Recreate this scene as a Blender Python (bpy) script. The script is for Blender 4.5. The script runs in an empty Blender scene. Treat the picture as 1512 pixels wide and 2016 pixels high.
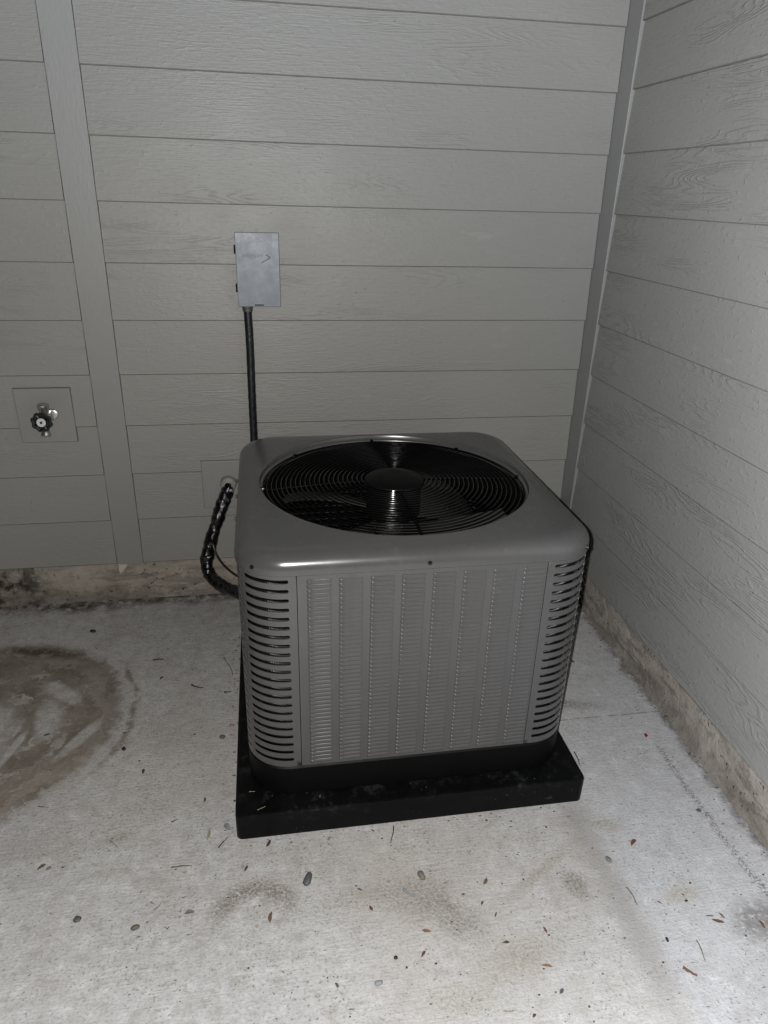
import bpy, bmesh, math, random
from mathutils import Vector, Matrix, Euler
R = math.radians
PI = math.pi

# ------------------------------------------------------------------ camera
scene = bpy.context.scene
COL = scene.collection
cam_d = bpy.data.cameras.new('camera')
cam = bpy.data.objects.new('camera', cam_d)
COL.objects.link(cam)
cam.location = (-1.1704, -2.4638, 1.4552)
cam.rotation_euler = Euler((R(65.6996), R(-1.4969), R(-9.3679)), 'XYZ')
cam_d.sensor_fit = 'HORIZONTAL'
cam_d.sensor_width = 36.0
cam_d.lens = 1394.92 / 1512 * 36
cam_d.clip_start = 0.02
cam_d.clip_end = 400
scene.camera = cam

# ------------------------------------------------------------------ night sky
world = bpy.data.worlds.new('World')
scene.world = world
world.use_nodes = True
wn = world.node_tree.nodes
bg = wn['Background']
sky = wn.new('ShaderNodeTexSky')
sky.sky_type = 'NISHITA'
sky.sun_disc = False
sky.sun_elevation = R(-4)
sky.sun_rotation = R(200)
world.node_tree.links.new(sky.outputs[0], bg.inputs[0])
bg.inputs[1].default_value = 0.006

# the photograph is lit by the phone's own flash: a tiny lamp 3 cm left of the lens
fl_d = bpy.data.lights.new('phone_flash', 'POINT')
fl = bpy.data.objects.new('phone_flash', fl_d)
COL.objects.link(fl)
rotm = cam.rotation_euler.to_matrix()
fl.location = Vector(cam.location) + rotm @ Vector((-0.030, 0.010, 0.0))
fl.rotation_euler = (rotm @ Euler((R(-4), R(13), 0), 'XYZ').to_matrix()).to_euler()
fl_d.energy = 145
fl_d.color = (1.0, 1.0, 1.0)
# the flash lens throws more light towards the corners of its field (batwing pattern), a little cooler there
fl_d.use_nodes = True
ft = fl_d.node_tree
fem = ft.nodes['Emission']
ftc = ft.nodes.new('ShaderNodeTexCoord'); fsp = ft.nodes.new('ShaderNodeSeparateXYZ')
ft.links.new(ftc.outputs['Normal'], fsp.inputs[0])
fab = ft.nodes.new('ShaderNodeMath'); fab.operation = 'ABSOLUTE'; ft.links.new(fsp.outputs[2], fab.inputs[0])
fmx = ft.nodes.new('ShaderNodeMath'); fmx.operation = 'MAXIMUM'; fmx.inputs[1].default_value = 0.70; ft.links.new(fab.outputs[0], fmx.inputs[0])
fpw = ft.nodes.new('ShaderNodeMath'); fpw.operation = 'POWER'; fpw.inputs[1].default_value = -2.5; ft.links.new(fmx.outputs[0], fpw.inputs[0])
ft.links.new(fpw.outputs[0], fem.inputs['Strength'])
fmr = ft.nodes.new('ShaderNodeMapRange'); fmr.inputs[1].default_value = 0.97; fmr.inputs[2].default_value = 0.78; ft.links.new(fab.outputs[0], fmr.inputs[0])
fmc = ft.nodes.new('ShaderNodeMix'); fmc.data_type = 'RGBA'
fmc.inputs[6].default_value = (1.0, 0.982, 0.945, 1); fmc.inputs[7].default_value = (0.958, 0.992, 1.045, 1)
ft.links.new(fmr.outputs[0], fmc.inputs[0]); ft.links.new(fmc.outputs[2], fem.inputs['Color'])
fl_d.shadow_soft_size = 0.005

scene.view_settings.view_transform = 'Standard'
scene.view_settings.look = 'None'
scene.view_settings.exposure = 0.0
scene.view_settings.gamma = 1.0
scene.view_settings.use_curve_mapping = False
cy = scene.cycles
cy.max_bounces = 4; cy.diffuse_bounces = 2; cy.glossy_bounces = 3; cy.transmission_bounces = 1
cy.use_adaptive_sampling = True; cy.adaptive_threshold = 0.04
scene.render.resolution_x = 768
scene.render.resolution_y = 1024

rng = random.Random(7)

# ------------------------------------------------------------------ helpers
def tag(o, label, cat, group=None, kind=None):
    if label: o['label'] = label
    if cat: o['category'] = cat
    if group: o['group'] = group
    if kind: o['kind'] = kind
    return o

def empty(name, loc=(0, 0, 0), rz=0.0):
    o = bpy.data.objects.new(name, None)
    o.empty_display_size = 0.1
    o.location = loc
    o.rotation_euler = (0, 0, rz)
    COL.objects.link(o)
    return o

def link(name, me, parent=None, loc=None, rot=None):
    o = bpy.data.objects.new(name, me)
    COL.objects.link(o)
    if parent: o.parent = parent
    if loc is not None: o.location = loc
    if rot is not None: o.rotation_euler = rot
    return o

def mk(name, verts, faces, mats, parent=None, smooth=True, sharp=35, midx=None, loc=None, rot=None, recalc=True):
    me = bpy.data.meshes.new(name)
    me.from_pydata([tuple(v) for v in verts], [], faces)
    if not isinstance(mats, (list, tuple)): mats = [mats]
    for m in mats: me.materials.append(m)
    if midx: me.polygons.foreach_set('material_index', midx)
    if recalc:
        bm = bmesh.new(); bm.from_mesh(me)
        bmesh.ops.remove_doubles(bm, verts=bm.verts, dist=1e-6)
        bmesh.ops.recalc_face_normals(bm, faces=bm.faces)
        bm.to_mesh(me); bm.free()
    if smooth:
        me.polygons.foreach_set('use_smooth', [True] * len(me.polygons))
        try: me.set_sharp_from_angle(angle=R(sharp))
        except Exception: pass
    me.update()
    return link(name, me, parent, loc, rot)

def box(name, lo, hi, mat, parent=None, bev=0.0, seg=2, loc=None, rot=None):
    bm = bmesh.new()
    bmesh.ops.create_cube(bm, size=1.0)
    for v in bm.verts:
        v.co = Vector([(lo[i] + hi[i]) / 2 + v.co[i] * (hi[i] - lo[i]) for i in range(3)])
    if bev: bmesh.ops.bevel(bm, geom=list(bm.edges), offset=bev, segments=seg, profile=0.5, affect='EDGES')
    me = bpy.data.meshes.new(name); bm.to_mesh(me); bm.free()
    me.materials.append(mat)
    return link(name, me, parent, loc, rot)

def lathe_data(prof, n=32, axis='Z', off=(0, 0, 0)):
    V = []; F = []
    m = len(prof)
    for i in range(n):
        a = 2 * PI * i / n
        for r, h in prof:
            x, y, z = r * math.cos(a), r * math.sin(a), h
            if axis == 'Y': x, y, z = x, h, y
            if axis == 'X': x, y, z = h, x, y
            V.append((x + off[0], y + off[1], z + off[2]))
    for i in range(n):
        j = (i + 1) % n
        for k in range(m - 1):
            F.append((i * m + k, j * m + k, j * m + k + 1, i * m + k + 1))
    return V, F

def lathe(name, prof, mat, parent=None, n=32, axis='Z', off=(0, 0, 0), sharp=35):
    V, F = lathe_data(prof, n, axis, off)
    return mk(name, V, F, mat, parent, True, sharp)

def catmull(P, per=8):
    P = [Vector(p) for p in P]
    out = []
    Q = [P[0] * 2 - P[1]] + P + [P[-1] * 2 - P[-2]]
    for i in range(1, len(Q) - 2):
        p0, p1, p2, p3 = Q[i - 1:i + 3]
        for k in range(per):
            t = k / per
            out.append(0.5 * ((2 * p1) + (-p0 + p2) * t + (2 * p0 - 5 * p1 + 4 * p2 - p3) * t * t + (-p0 + 3 * p1 - 3 * p2 + p3) * t ** 3))
    out.append(P[-1])
    return out

def tube_data(pts, rad, n=10, closed=False, cap=True):
    """rad: number, list, or function(s, theta)."""
    pts = [Vector(p) for p in pts]
    V = []; F = []
    m = len(pts)
    s = 0.0
    up = None
    for i, p in enumerate(pts):
        a = pts[i - 1] if (i > 0 or closed) else p
        b = pts[(i + 1) % m] if (i < m - 1 or closed) else p
        t = (b - a).normalized()
        if up is None:
            up = Vector((0, 0, 1)) if abs(t.z) < 0.9 else Vector((0, 1, 0))
        x = t.cross(up).normalized(); up = x.cross(t).normalized()
        if i: s += (p - pts[i - 1]).length
        for k in range(n):
            th = 2 * PI * k / n
            r = rad(s, th) if callable(rad) else (rad[i] if isinstance(rad, (list, tuple)) else rad)
            V.append(p + (x * math.cos(th) + up * math.sin(th)) * r)
    for i in range(m if closed else m - 1):
        j = (i + 1) % m
        for k in range(n):
            l = (k + 1) % n
            F.append((i * n + k, i * n + l, j * n + l, j * n + k))
    if cap and not closed:
        F.append(tuple(range(n))[::-1]); F.append(tuple((m - 1) * n + k for k in range(n)))
    return V, F

def tube(name, pts, rad, mat, parent=None, n=10, closed=False, sharp=60):
    V, F = tube_data(pts, rad, n, closed)
    return mk(name, V, F, mat, parent, True, sharp)

def merge(*parts):
    V = []; F = []
    for v, f in parts:
        o = len(V); V += list(v); F += [tuple(i + o for i in q) for q in f]
    return V, F

# ------------------------------------------------------------------ node helper
class NG:
    def __init__(s, name):
        s.m = bpy.data.materials.new(name); s.m.use_nodes = True
        s.t = s.m.node_tree; s.n = s.t.nodes
        s.b = s.n['Principled BSDF']
    def _in(s, sock, v):
        if v is None: return
        if isinstance(v, bpy.types.NodeSocket): s.t.links.new(v, sock)
        elif isinstance(v, (tuple, list)) and sock.type == 'RGBA' and len(v) == 3: sock.default_value = (*v, 1)
        else: sock.default_value = v
    def math(s, op, a, b=None, c=None, clamp=False):
        n = s.n.new('ShaderNodeMath'); n.operation = op; n.use_clamp = clamp
        s._in(n.inputs[0], a); s._in(n.inputs[1], b); s._in(n.inputs[2], c)
        return n.outputs[0]
    def add(s, a, b): return s.math('ADD', a, b)
    def sub(s, a, b): return s.math('SUBTRACT', a, b)
    def mul(s, a, b): return s.math('MULTIPLY', a, b)
    def mx(s, a, b): return s.math('MAXIMUM', a, b)
    def mn(s, a, b): return s.math('MINIMUM', a, b)
    def vmath(s, op, a, b=None):
        n = s.n.new('ShaderNodeVectorMath'); n.operation = op
        s._in(n.inputs[0], a); s._in(n.inputs[1], b)
        return n.outputs[1] if op == 'LENGTH' else n.outputs[0]
    def pos(s): return s.n.new('ShaderNodeNewGeometry').outputs['Position']
    def obj(s): return s.n.new('ShaderNodeTexCoord').outputs['Object']
    def rnd(s): return s.n.new('ShaderNodeObjectInfo').outputs['Random']
    def xyz(s, v):
        n = s.n.new('ShaderNodeSeparateXYZ'); s._in(n.inputs[0], v); return n.outputs
    def comb(s, x, y, z):
        n = s.n.new('ShaderNodeCombineXYZ'); s._in(n.inputs[0], x); s._in(n.inputs[1], y); s._in(n.inputs[2], z); return n.outputs[0]
    def noise(s, v, scale=5, detail=3, rough=0.5, dist=0, col=False):
        n = s.n.new('ShaderNodeTexNoise'); s._in(n.inputs['Vector'], v)
        n.inputs['Scale'].default_value = scale; n.inputs['Detail'].default_value = detail
        n.inputs['Roughness'].default_value = rough; n.inputs['Distortion'].default_value = dist
        return n.outputs['Color' if col else 'Fac']
    def vor(s, v, scale=5, rand=1.0, feat='F1', out='Distance'):
        n = s.n.new('ShaderNodeTexVoronoi'); n.feature = feat; s._in(n.inputs['Vector'], v)
        n.inputs['Scale'].default_value = scale; n.inputs['Randomness'].default_value = rand
        return n.outputs[out]
    def step(s, v, a, b, lo=0.0, hi=1.0):
        n = s.n.new('ShaderNodeMapRange'); n.interpolation_type = 'SMOOTHSTEP'
        s._in(n.inputs[0], v)
        n.inputs[1].default_value = a; n.inputs[2].default_value = b; n.inputs[3].default_value = lo; n.inputs[4].default_value = hi
        return n.outputs[0]
    def mix(s, f, a, b, mode='MIX'):
        n = s.n.new('ShaderNodeMix'); n.data_type = 'RGBA'; n.blend_type = mode
        s._in(n.inputs[0], f); s._in(n.inputs[6], a); s._in(n.inputs[7], b)
        return n.outputs[2]
    def bump(s, h, strength=0.5, dist=0.01, nrm=None):
        n = s.n.new('ShaderNodeBump'); n.inputs['Strength'].default_value = strength
        n.inputs['Distance'].default_value = dist; s._in(n.inputs['Height'], h); s._in(n.inputs['Normal'], nrm)
        return n.outputs[0]
    def out(s, col=None, rough=None, metal=None, spec=None, nrm=None, tone=1.0):
        if tone != 1.0: col = s.mix(1.0, col, (tone, tone, tone), 'MULTIPLY')
        s._in(s.b.inputs['Base Color'], col); s._in(s.b.inputs['Roughness'], rough)
        s._in(s.b.inputs['Metallic'], metal); s._in(s.b.inputs['Specular IOR Level'], spec); s._in(s.b.inputs['Normal'], nrm)
        return s.m

def simple(name, col, rough=0.5, metal=0.0, spec=0.5, var=0.15, scale=40, bump=0.0):
    g = NG(name)
    o = g.obj()
    n = g.noise(o, scale, 4, 0.6)
    c = g.mix(n, tuple(x * (1 - var) for x in col), tuple(x * (1 + var) for x in col))
    r = g.step(n, 0.2, 0.8, max(0.02, rough - 0.06), rough + 0.06)
    return g.out(c, r, metal, spec, g.bump(n, bump, 0.002) if bump else None)

# ------------------------------------------------------------------ materials
def mat_siding(name='siding_paint', ring=0.34, lo=0.53, pimple=0.25, strength=0.72):
    g = NG(name)
    x, y, z = g.xyz(g.obj())
    r = g.rnd()
    vx = g.add(x, g.mul(r, 37.0)); vz = g.add(z, g.mul(r, 11.0))
    v = g.comb(vx, 0.0, vz)
    def n2(sx, sz, detail, rough=0.6, off=0.0): return g.noise(g.comb(g.mul(vx, sx), off, g.mul(vz, sz)), 1.0, detail, rough)
    # cathedral wood grain: contour lines of a stretched noise field
    fine = n2(15.0, 230.0, 1.5, 0.65)
    base = g.add(n2(1.7, 13.0, 1.6, 0.45), g.mul(fine, 0.012))
    patch = g.step(n2(2.3, 9.0, 1.0, 0.5, 3.7), lo, lo + 0.16)
    rings = g.mul(g.mul(g.step(g.math('SINE', g.mul(base, 150.0)), 0.1, 0.95), g.step(fine, 0.28, 0.58)), patch)
    mott = n2(55.0, 80.0, 1.5)
    h = g.add(g.mul(rings, ring), g.add(g.mul(fine, 0.50), g.add(g.mul(mott, 0.42), g.mul(g.step(mott, 0.60, 0.80), pimple))))
    low = g.noise(v, 2.4, 2, 0.6)
    c = g.mix(low, (0.312, 0.307, 0.284), (0.342, 0.337, 0.313))
    c = g.mix(g.mul(rings, 0.03), c, (0.20, 0.195, 0.175))
    c = g.mix(g.mul(g.step(fine, 0.55, 0.75), 0.06), c, (0.22, 0.21, 0.19))
    c = g.mix(g.mul(g.step(n2(5.0, 14.0, 2.5, 0.7, 9.0), 0.64, 0.71), 0.22), c, (0.46, 0.45, 0.42))
    specks = g.mul(g.step(g.vor(v, 16.0), 0.045, 0.03), g.step(low, 0.52, 0.58))
    c = g.mix(g.mul(specks, 0.7), c, (0.07, 0.06, 0.05))
    return g.out(c, g.step(low, 0.3, 0.7, 0.46, 0.54), 0.0, 0.42, g.bump(h, strength, 0.0024), 0.592)

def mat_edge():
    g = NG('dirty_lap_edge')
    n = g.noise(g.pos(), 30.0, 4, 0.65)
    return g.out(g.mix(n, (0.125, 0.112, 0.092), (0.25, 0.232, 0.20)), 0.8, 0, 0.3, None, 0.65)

def mat_trim():
    g = NG('trim_paint')
    o = g.pos()
    x, y, z = g.xyz(o)
    n = g.noise(o, 4.0, 4, 0.6)
    fine = g.noise(g.comb(g.mul(x, 120.0), g.mul(y, 120.0), g.mul(z, 30.0)), 1.0, 4, 0.65)
    c = g.mix(n, (0.306, 0.304, 0.288), (0.334, 0.331, 0.314))
    sp = g.step(g.noise(o, 13.0, 3, 0.6), 0.68, 0.74)
    c = g.mix(g.mul(sp, 0.25), c, (0.42, 0.41, 0.385))
    return g.out(c, 0.48, 0, 0.5, g.bump(fine, 0.28, 0.002), 0.585)

def mat_foundation():
    g = NG('foundation_concrete')
    o = g.pos(); x, y, z = g.xyz(o)
    n1 = g.noise(o, 6.0, 6, 0.7, 0.4); n2 = g.noise(o, 22.0, 5, 0.7)
    stv = g.noise(g.comb(g.mul(x, 5.0), g.mul(y, 5.0), g.mul(z, 22.0)), 1.0, 5, 0.7, 0.8)
    c = g.mix(g.step(n1, 0.3, 0.7), (0.285, 0.246, 0.205), (0.42, 0.380, 0.328))
    c = g.mix(g.mul(g.step(stv, 0.50, 0.64), 0.65), c, (0.165, 0.138, 0.112))
    c = g.mix(g.mul(g.step(n2, 0.52, 0.66), 0.62), c, (0.17, 0.145, 0.12))
    c = g.mix(g.mul(g.step(g.noise(o, 38.0, 4, 0.7), 0.60, 0.68), 0.5), c, (0.46, 0.42, 0.36))
    # grime creeping up from the ground joint, and black mould pits
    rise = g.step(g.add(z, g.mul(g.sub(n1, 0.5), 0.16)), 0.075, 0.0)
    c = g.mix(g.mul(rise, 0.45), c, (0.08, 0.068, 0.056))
    pits = g.mul(g.step(g.noise(o, 75.0, 3, 0.6), 0.63, 0.70), g.step(g.noise(o, 9.0, 3), 0.46, 0.56))
    c = g.mix(g.mul(pits, 0.8), c, (0.035, 0.03, 0.026))
    mould = g.step(g.vmath('LENGTH', g.vmath('MULTIPLY', g.vmath('SUBTRACT', o, (-2.14, 0.0, 0.05)), (1.0, 1.0, 1.0))), 0.20, 0.04)
    c = g.mix(g.mul(mould, g.step(n2, 0.35, 0.6)), c, (0.03, 0.026, 0.02))
    h = g.add(g.mul(n1, 1.0), g.add(g.mul(n2, 0.6), g.mul(pits, -0.7)))
    return g.out(c, 0.85, 0, 0.25, g.bump(h, 0.8, 0.012), 0.70)

def mat_slab():
    g = NG('patio_concrete')
    o = g.pos(); x, y, z = g.xyz(o)
    p = g.comb(x, y, 0.0)
    big = g.noise(p, 1.3, 2, 0.55); mid = g.noise(p, 5.0, 4, 0.62); sm = g.noise(p, 24.0, 4, 0.68); tiny = g.noise(p, 150.0, 3, 0.7)
    broom = g.noise(g.comb(g.mul(x, 9.0), g.mul(g.add(y, g.mul(mid, 0.010)), 190.0), 0.0), 1.0, 2, 0.6)
    c = g.mix(g.step(big, 0.32, 0.68), (0.50, 0.484, 0.470), (0.565, 0.548, 0.528))
    c = g.mix(g.mul(g.step(mid, 0.42, 0.72), 0.45), c, (0.385, 0.352, 0.325))
    c = g.mix(g.mul(g.step(sm, 0.49, 0.70), 0.50), c, (0.335, 0.300, 0.262))
    c = g.mix(g.mul(g.step(sm, 0.48, 0.30), 0.65), c, (0.68, 0.67, 0.655))
    c = g.mix(g.mul(g.step(broom, 0.50, 0.74), 0.17), c, (0.27, 0.25, 0.23))
    c = g.mix(g.mul(g.step(tiny, 0.50, 0.68), 0.42), c, (0.225, 0.203, 0.18))
    c = g.mix(g.mul(g.step(tiny, 0.44, 0.30), 0.35), c, (0.66, 0.645, 0.63))
    g60 = g.noise(g.comb(g.mul(x, 52.0), g.mul(y, 72.0), 3.0), 1.0, 3, 0.7)
    c = g.mix(g.mul(g.step(g60, 0.53, 0.68), 0.28), c, (0.25, 0.225, 0.20))
    c = g.mix(g.mul(g.step(g60, 0.46, 0.34), 0.28), c, (0.70, 0.69, 0.675))
    wob = g.mul(g.sub(mid, 0.5), 0.10)
    # cooler, whiter tone along the right wall; warmer in the middle
    rt = g.step(g.add(x, wob), -0.47, -0.36)
    c = g.mix(g.mul(rt, 0.32), c, (0.485, 0.488, 0.505))
    warm = g.mul(g.mul(g.step(g.add(x, wob), -1.15, -0.9), g.step(g.add(x, wob), -0.36, -0.44)), g.step(y, -1.05, -1.3))
    c = g.mix(g.mul(warm, 0.30), c, (0.46, 0.410, 0.350))
    # blurred grey streak running parallel to the right wall
    st = g.math('ABSOLUTE', g.add(g.add(x, 0.425), g.mul(wob, 0.6)))
    st = g.mul(g.step(st, 0.062, 0.004), g.mul(g.step(y, -1.12, -1.24), g.step(y, -1.80, -1.60)))
    c = g.mix(g.mul(st, 0.52), c, (0.275, 0.252, 0.23))
    def ell(cx, cy, rx, ry, a, dis=0.0, src=None):
        dx, dy, _ = g.xyz(g.vmath('SUBTRACT', p, (cx, cy, 0.0)))
        ca, sa = math.cos(a), math.sin(a)
        u = g.math('DIVIDE', g.add(g.mul(dx, ca), g.mul(dy, sa)), rx)
        w = g.math('DIVIDE', g.sub(g.mul(dy, ca), g.mul(dx, sa)), ry)
        L = g.vmath('LENGTH', g.comb(u, w, 0.0))
        if dis: L = g.add(L, g.mul(g.sub(src if src is not None else mid, 0.5), dis))
        return L
    grain = g.add(0.45, g.mul(g.step(tiny, 0.36, 0.60), 0.75))
    # brown soil smears
    for cx, cy, rx, ry, a, k, col in [
            (-0.86, -1.40, 0.10, 0.06, 0.3, 0.60, (0.24, 0.205, 0.165)), (-0.80, -1.46, 0.09, 0.05, -0.5, 0.60, (0.22, 0.195, 0.16)),
            (-0.69, -1.56, 0.13, 0.05, 0.2, 0.50, (0.29, 0.26, 0.20)), (-0.83, -1.63, 0.12, 0.05, 0.0, 0.40, (0.31, 0.28, 0.215)),
            (-0.505, -1.415, 0.035, 0.05, 0.3, 0.75, (0.22, 0.195, 0.16)), (-0.58, -1.37, 0.16, 0.018, 0.55, 0.5, (0.30, 0.265, 0.20)),
            (-0.97, -1.37, 0.17, 0.04, 0.15, 0.45, (0.31, 0.27, 0.225)), (-0.27, -1.47, 0.06, 0.03, 0.1, 0.6, (0.36, 0.315, 0.235)),
            (-0.36, -1.26, 0.06, 0.025, -0.4, 0.6, (0.34, 0.30, 0.22)), (-0.27, -0.80, 0.13, 0.03, -0.25, 0.65, (0.22, 0.20, 0.175)),
            (-0.88, -1.80, 0.08, 0.02, 0.1, 0.8, (0.18, 0.165, 0.135)), (-1.49, -1.03, 0.14, 0.07, 0.4, 0.30, (0.34, 0.285, 0.26)),
            (-1.42, -0.80, 0.14, 0.10, 0.0, 0.25, (0.33, 0.285, 0.265)), (-1.80, -1.14, 0.10, 0.05, 0.6, 0.25, (0.36, 0.30, 0.28)),
            (-1.57, -1.13, 0.05, 0.02, 0.2, 0.6, (0.28, 0.25, 0.20)), (-1.62, -0.80, 0.05, 0.03, 0.2, 0.5, (0.25, 0.22, 0.19))]:
        c = g.mix(g.mul(g.mul(g.step(ell(cx, cy, rx, ry, a, 2.2, sm), 1.2, 0.15), k), grain), c, col)
    # arc of soil in front of the pad
    L = ell(-1.245, -1.385, 0.080, 0.066, 0.35, 0.9, mdn := g.add(g.mul(mid, 0.5), g.mul(sm, 0.5)))
    arc = g.mul(g.mul(g.step(g.math('ABSOLUTE', g.sub(L, 1.0)), 0.55, 0.02), g.step(y, -1.43, -1.34)), g.step(tiny, 0.30, 0.60))
    c = g.mix(g.mul(arc, 0.85), c, (0.20, 0.17, 0.14))
    # washed-out mud stain at the left, brushed into arcs
    L = ell(-2.01, -0.66, 0.375, 0.40, 0.0, 0.85, mdn)
    dx, dy, _ = g.xyz(g.vmath('SUBTRACT', p, (-2.00, -0.68, 0.0)))
    ang = g.math('ARCTAN2', dy, dx)
    arcs = g.noise(g.comb(g.mul(L, 6.5), g.mul(ang, 1.3), 0.0), 1.0, 4, 0.62)
    mud = g.step(L, 1.05, 0.90)
    keep = g.mx(g.step(arcs, 0.66, 0.52), g.step(L, 0.66, 0.82))
    mud = g.mul(mud, g.add(0.18, g.mul(keep, 0.82)))
    for cx, cy, rx, ry, a in [(-1.843, -0.535, 0.090, 0.030, -0.75), (-1.850, -0.650, 0.040, 0.090, 0.15), (-1.735, -0.755, 0.020, 0.090, -0.55),
                              (-2.03, -0.655, 0.100, 0.085, 0.0), (-2.03, -0.77, 0.10, 0.060, 0.0), (-1.915, -0.78, 0.012, 0.085, -0.25)]:
        mud = g.mn(mud, g.step(ell(cx, cy, rx, ry, a, 2.0, mdn), 0.55, 1.30, 0.16, 1.0))
    mudc = g.mix(g.step(arcs, 0.36, 0.62), (0.172, 0.142, 0.116), (0.305, 0.262, 0.222))
    mudc = g.mix(g.mul(g.step(sm, 0.48, 0.68), 0.45), mudc, (0.36, 0.31, 0.27))
    c = g.mix(g.mul(mud, 0.95), c, mudc)
    rim = g.mul(g.mul(g.step(g.math('ABSOLUTE', g.sub(L, 0.95)), 0.06, 0.0), g.step(sm, 0.38, 0.62)), g.step(y, -0.95, -0.30))
    c = g.mix(g.mul(rim, 0.55), c, (0.145, 0.112, 0.082))
    Lr = ell(-2.02, -0.66, 0.420, 0.430, 0.0, 0.20, mid)
    rings = g.mul(g.step(g.math('ABSOLUTE', g.sub(Lr, 1.0)), 0.040, 0.004), g.step(sm, 0.34, 0.60))
    rings = g.mul(rings, g.mul(g.step(y, -0.98, -0.80), g.step(y, -0.36, -0.47)))
    c = g.mix(g.mul(rings, 0.8), c, (0.19, 0.155, 0.12))
    moss = g.mul(g.step(ell(-1.95, -0.31, 0.20, 0.045, -0.25, 2.0, sm), 1.1, 0.4), g.step(sm, 0.36, 0.58))
    c = g.mix(g.mul(moss, 0.9), c, (0.085, 0.060, 0.036))
    # dark damp grime along the two walls
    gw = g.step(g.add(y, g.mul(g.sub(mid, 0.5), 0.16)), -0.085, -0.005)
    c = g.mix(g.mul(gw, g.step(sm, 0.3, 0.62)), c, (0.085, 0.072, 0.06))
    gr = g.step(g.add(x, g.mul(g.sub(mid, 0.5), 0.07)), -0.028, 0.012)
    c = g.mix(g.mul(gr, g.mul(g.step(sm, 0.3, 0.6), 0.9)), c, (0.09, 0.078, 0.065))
    moss2 = g.mul(g.step(ell(-0.135, -1.555, 0.085, 0.055, 0.4, 1.6, mdn), 1.2, 0.2), g.step(g60, 0.25, 0.55))
    c = g.mix(g.mul(moss2, 0.62), c, (0.085, 0.072, 0.058))
    c = g.mix(g.mul(g.step(ell(-0.05, -1.585, 0.11, 0.06, 0.2, 1.4, sm), 1.1, 0.4), 0.6), c, (0.24, 0.175, 0.13))
    # speckled line parallel to the right wall and a hairline crack across
    jl = g.math('ABSOLUTE', g.add(g.add(x, 0.078), g.mul(g.sub(mid, 0.5), 0.05)))
    jl = g.mul(g.mul(g.step(jl, 0.016, 0.001), g.step(tiny, 0.44, 0.58)), g.mul(g.step(y, -0.98, -1.05), g.step(y, -1.62, -1.5)))
    c = g.mix(g.mul(jl, 0.8), c, (0.13, 0.115, 0.10))
    ck = g.math('ABSOLUTE', g.add(g.add(y, 0.872), g.mul(g.sub(mid, 0.5), 0.014)))
    ck = g.mul(g.mul(g.step(ck, 0.0042, 0.0010), g.step(x, -0.40, -0.30)), g.step(sm, 0.36, 0.52))
    c = g.mix(g.mul(ck, 0.6), c, (0.17, 0.155, 0.14))
    # pits and black specks
    pm = g.noise(g.vmath('ADD', p, (5.0, 2.0, 0)), 5.0, 3, 0.65)
    s1 = g.mul(g.step(tiny, 0.61, 0.70), g.step(pm, 0.42, 0.60))
    s2 = g.mul(g.step(g.noise(g.comb(g.mul(x, 44.0), g.mul(y, 75.0), 0.0), 1.0, 2.5, 0.7), 0.665, 0.73), g.step(pm, 0.36, 0.52))
    s = g.mx(g.mul(s1, 0.52), g.mul(s2, 0.70))
    c = g.mix(s, c, (0.115, 0.095, 0.078))
    h = g.add(g.mul(broom, 0.35), g.add(g.mul(sm, 0.8), g.add(g.mul(tiny, 0.7), g.mul(s, -0.9))))
    return g.out(c, g.step(sm, 0.3, 0.7, 0.72, 0.88), 0.0, 0.30, g.bump(h, 0.70, 0.004), 0.652)

def mat_unit():
    g = NG('unit_grey_paint')
    o = g.pos()
    n = g.noise(o, 7.0, 4, 0.6); f = g.noise(o, 420.0, 2, 0.5)
    c = g.mix(n, (0.0500, 0.0490, 0.0490), (0.0560, 0.0550, 0.0550))
    st = g.noise(g.vmath('MULTIPLY', o, (55.0, 55.0, 2.5)), 1.0, 3, 0.6)
    c = g.mix(g.mul(g.step(st, 0.54, 0.70), 0.16), c, (0.035, 0.034, 0.034))
    dust = g.mul(g.step(g.noise(o, 16.0, 5, 0.7), 0.54, 0.72), 0.16)
    c = g.mix(dust, c, (0.11, 0.105, 0.10))
    return g.out(c, g.step(n, 0.3, 0.7, 0.21, 0.26), 0.0, 0.62, g.bump(f, 0.06, 0.0006))

def mat_pad():
    g = NG('pad_black_plastic')
    o = g.pos()
    n = g.noise(o, 9.0, 5, 0.7); f = g.noise(o, 160.0, 3, 0.6); d = g.noise(o, 34.0, 4, 0.7)
    c = g.mix(n, (0.0012, 0.0013, 0.0015), (0.0028, 0.0029, 0.0032))
    dust = g.mul(g.step(d, 0.48, 0.72), g.step(n, 0.40, 0.64))
    x, y, z = g.xyz(o)
    dust = g.mul(dust, g.step(z, 0.030, 0.074))
    scr = g.mul(g.step(g.noise(g.vmath('MULTIPLY', o, (14.0, 160.0, 40.0)), 1.0, 2, 0.6), 0.66, 0.74), g.step(n, 0.45, 0.60))
    c = g.mix(g.mul(scr, 0.5), c, (0.03, 0.03, 0.03))
    c = g.mix(g.mul(dust, 0.6), c, (0.034, 0.034, 0.033))
    sp = g.mul(g.step(g.vor(o, 60.0), 0.10, 0.05), g.step(g.noise(o, 12.0, 2), 0.5, 0.6))
    c = g.mix(g.mul(sp, 0.6), c, (0.15, 0.14, 0.125))
    return g.out(c, g.step(n, 0.3, 0.7, 0.34, 0.5), 0, 0.14, g.bump(f, 0.25, 0.002))

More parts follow.
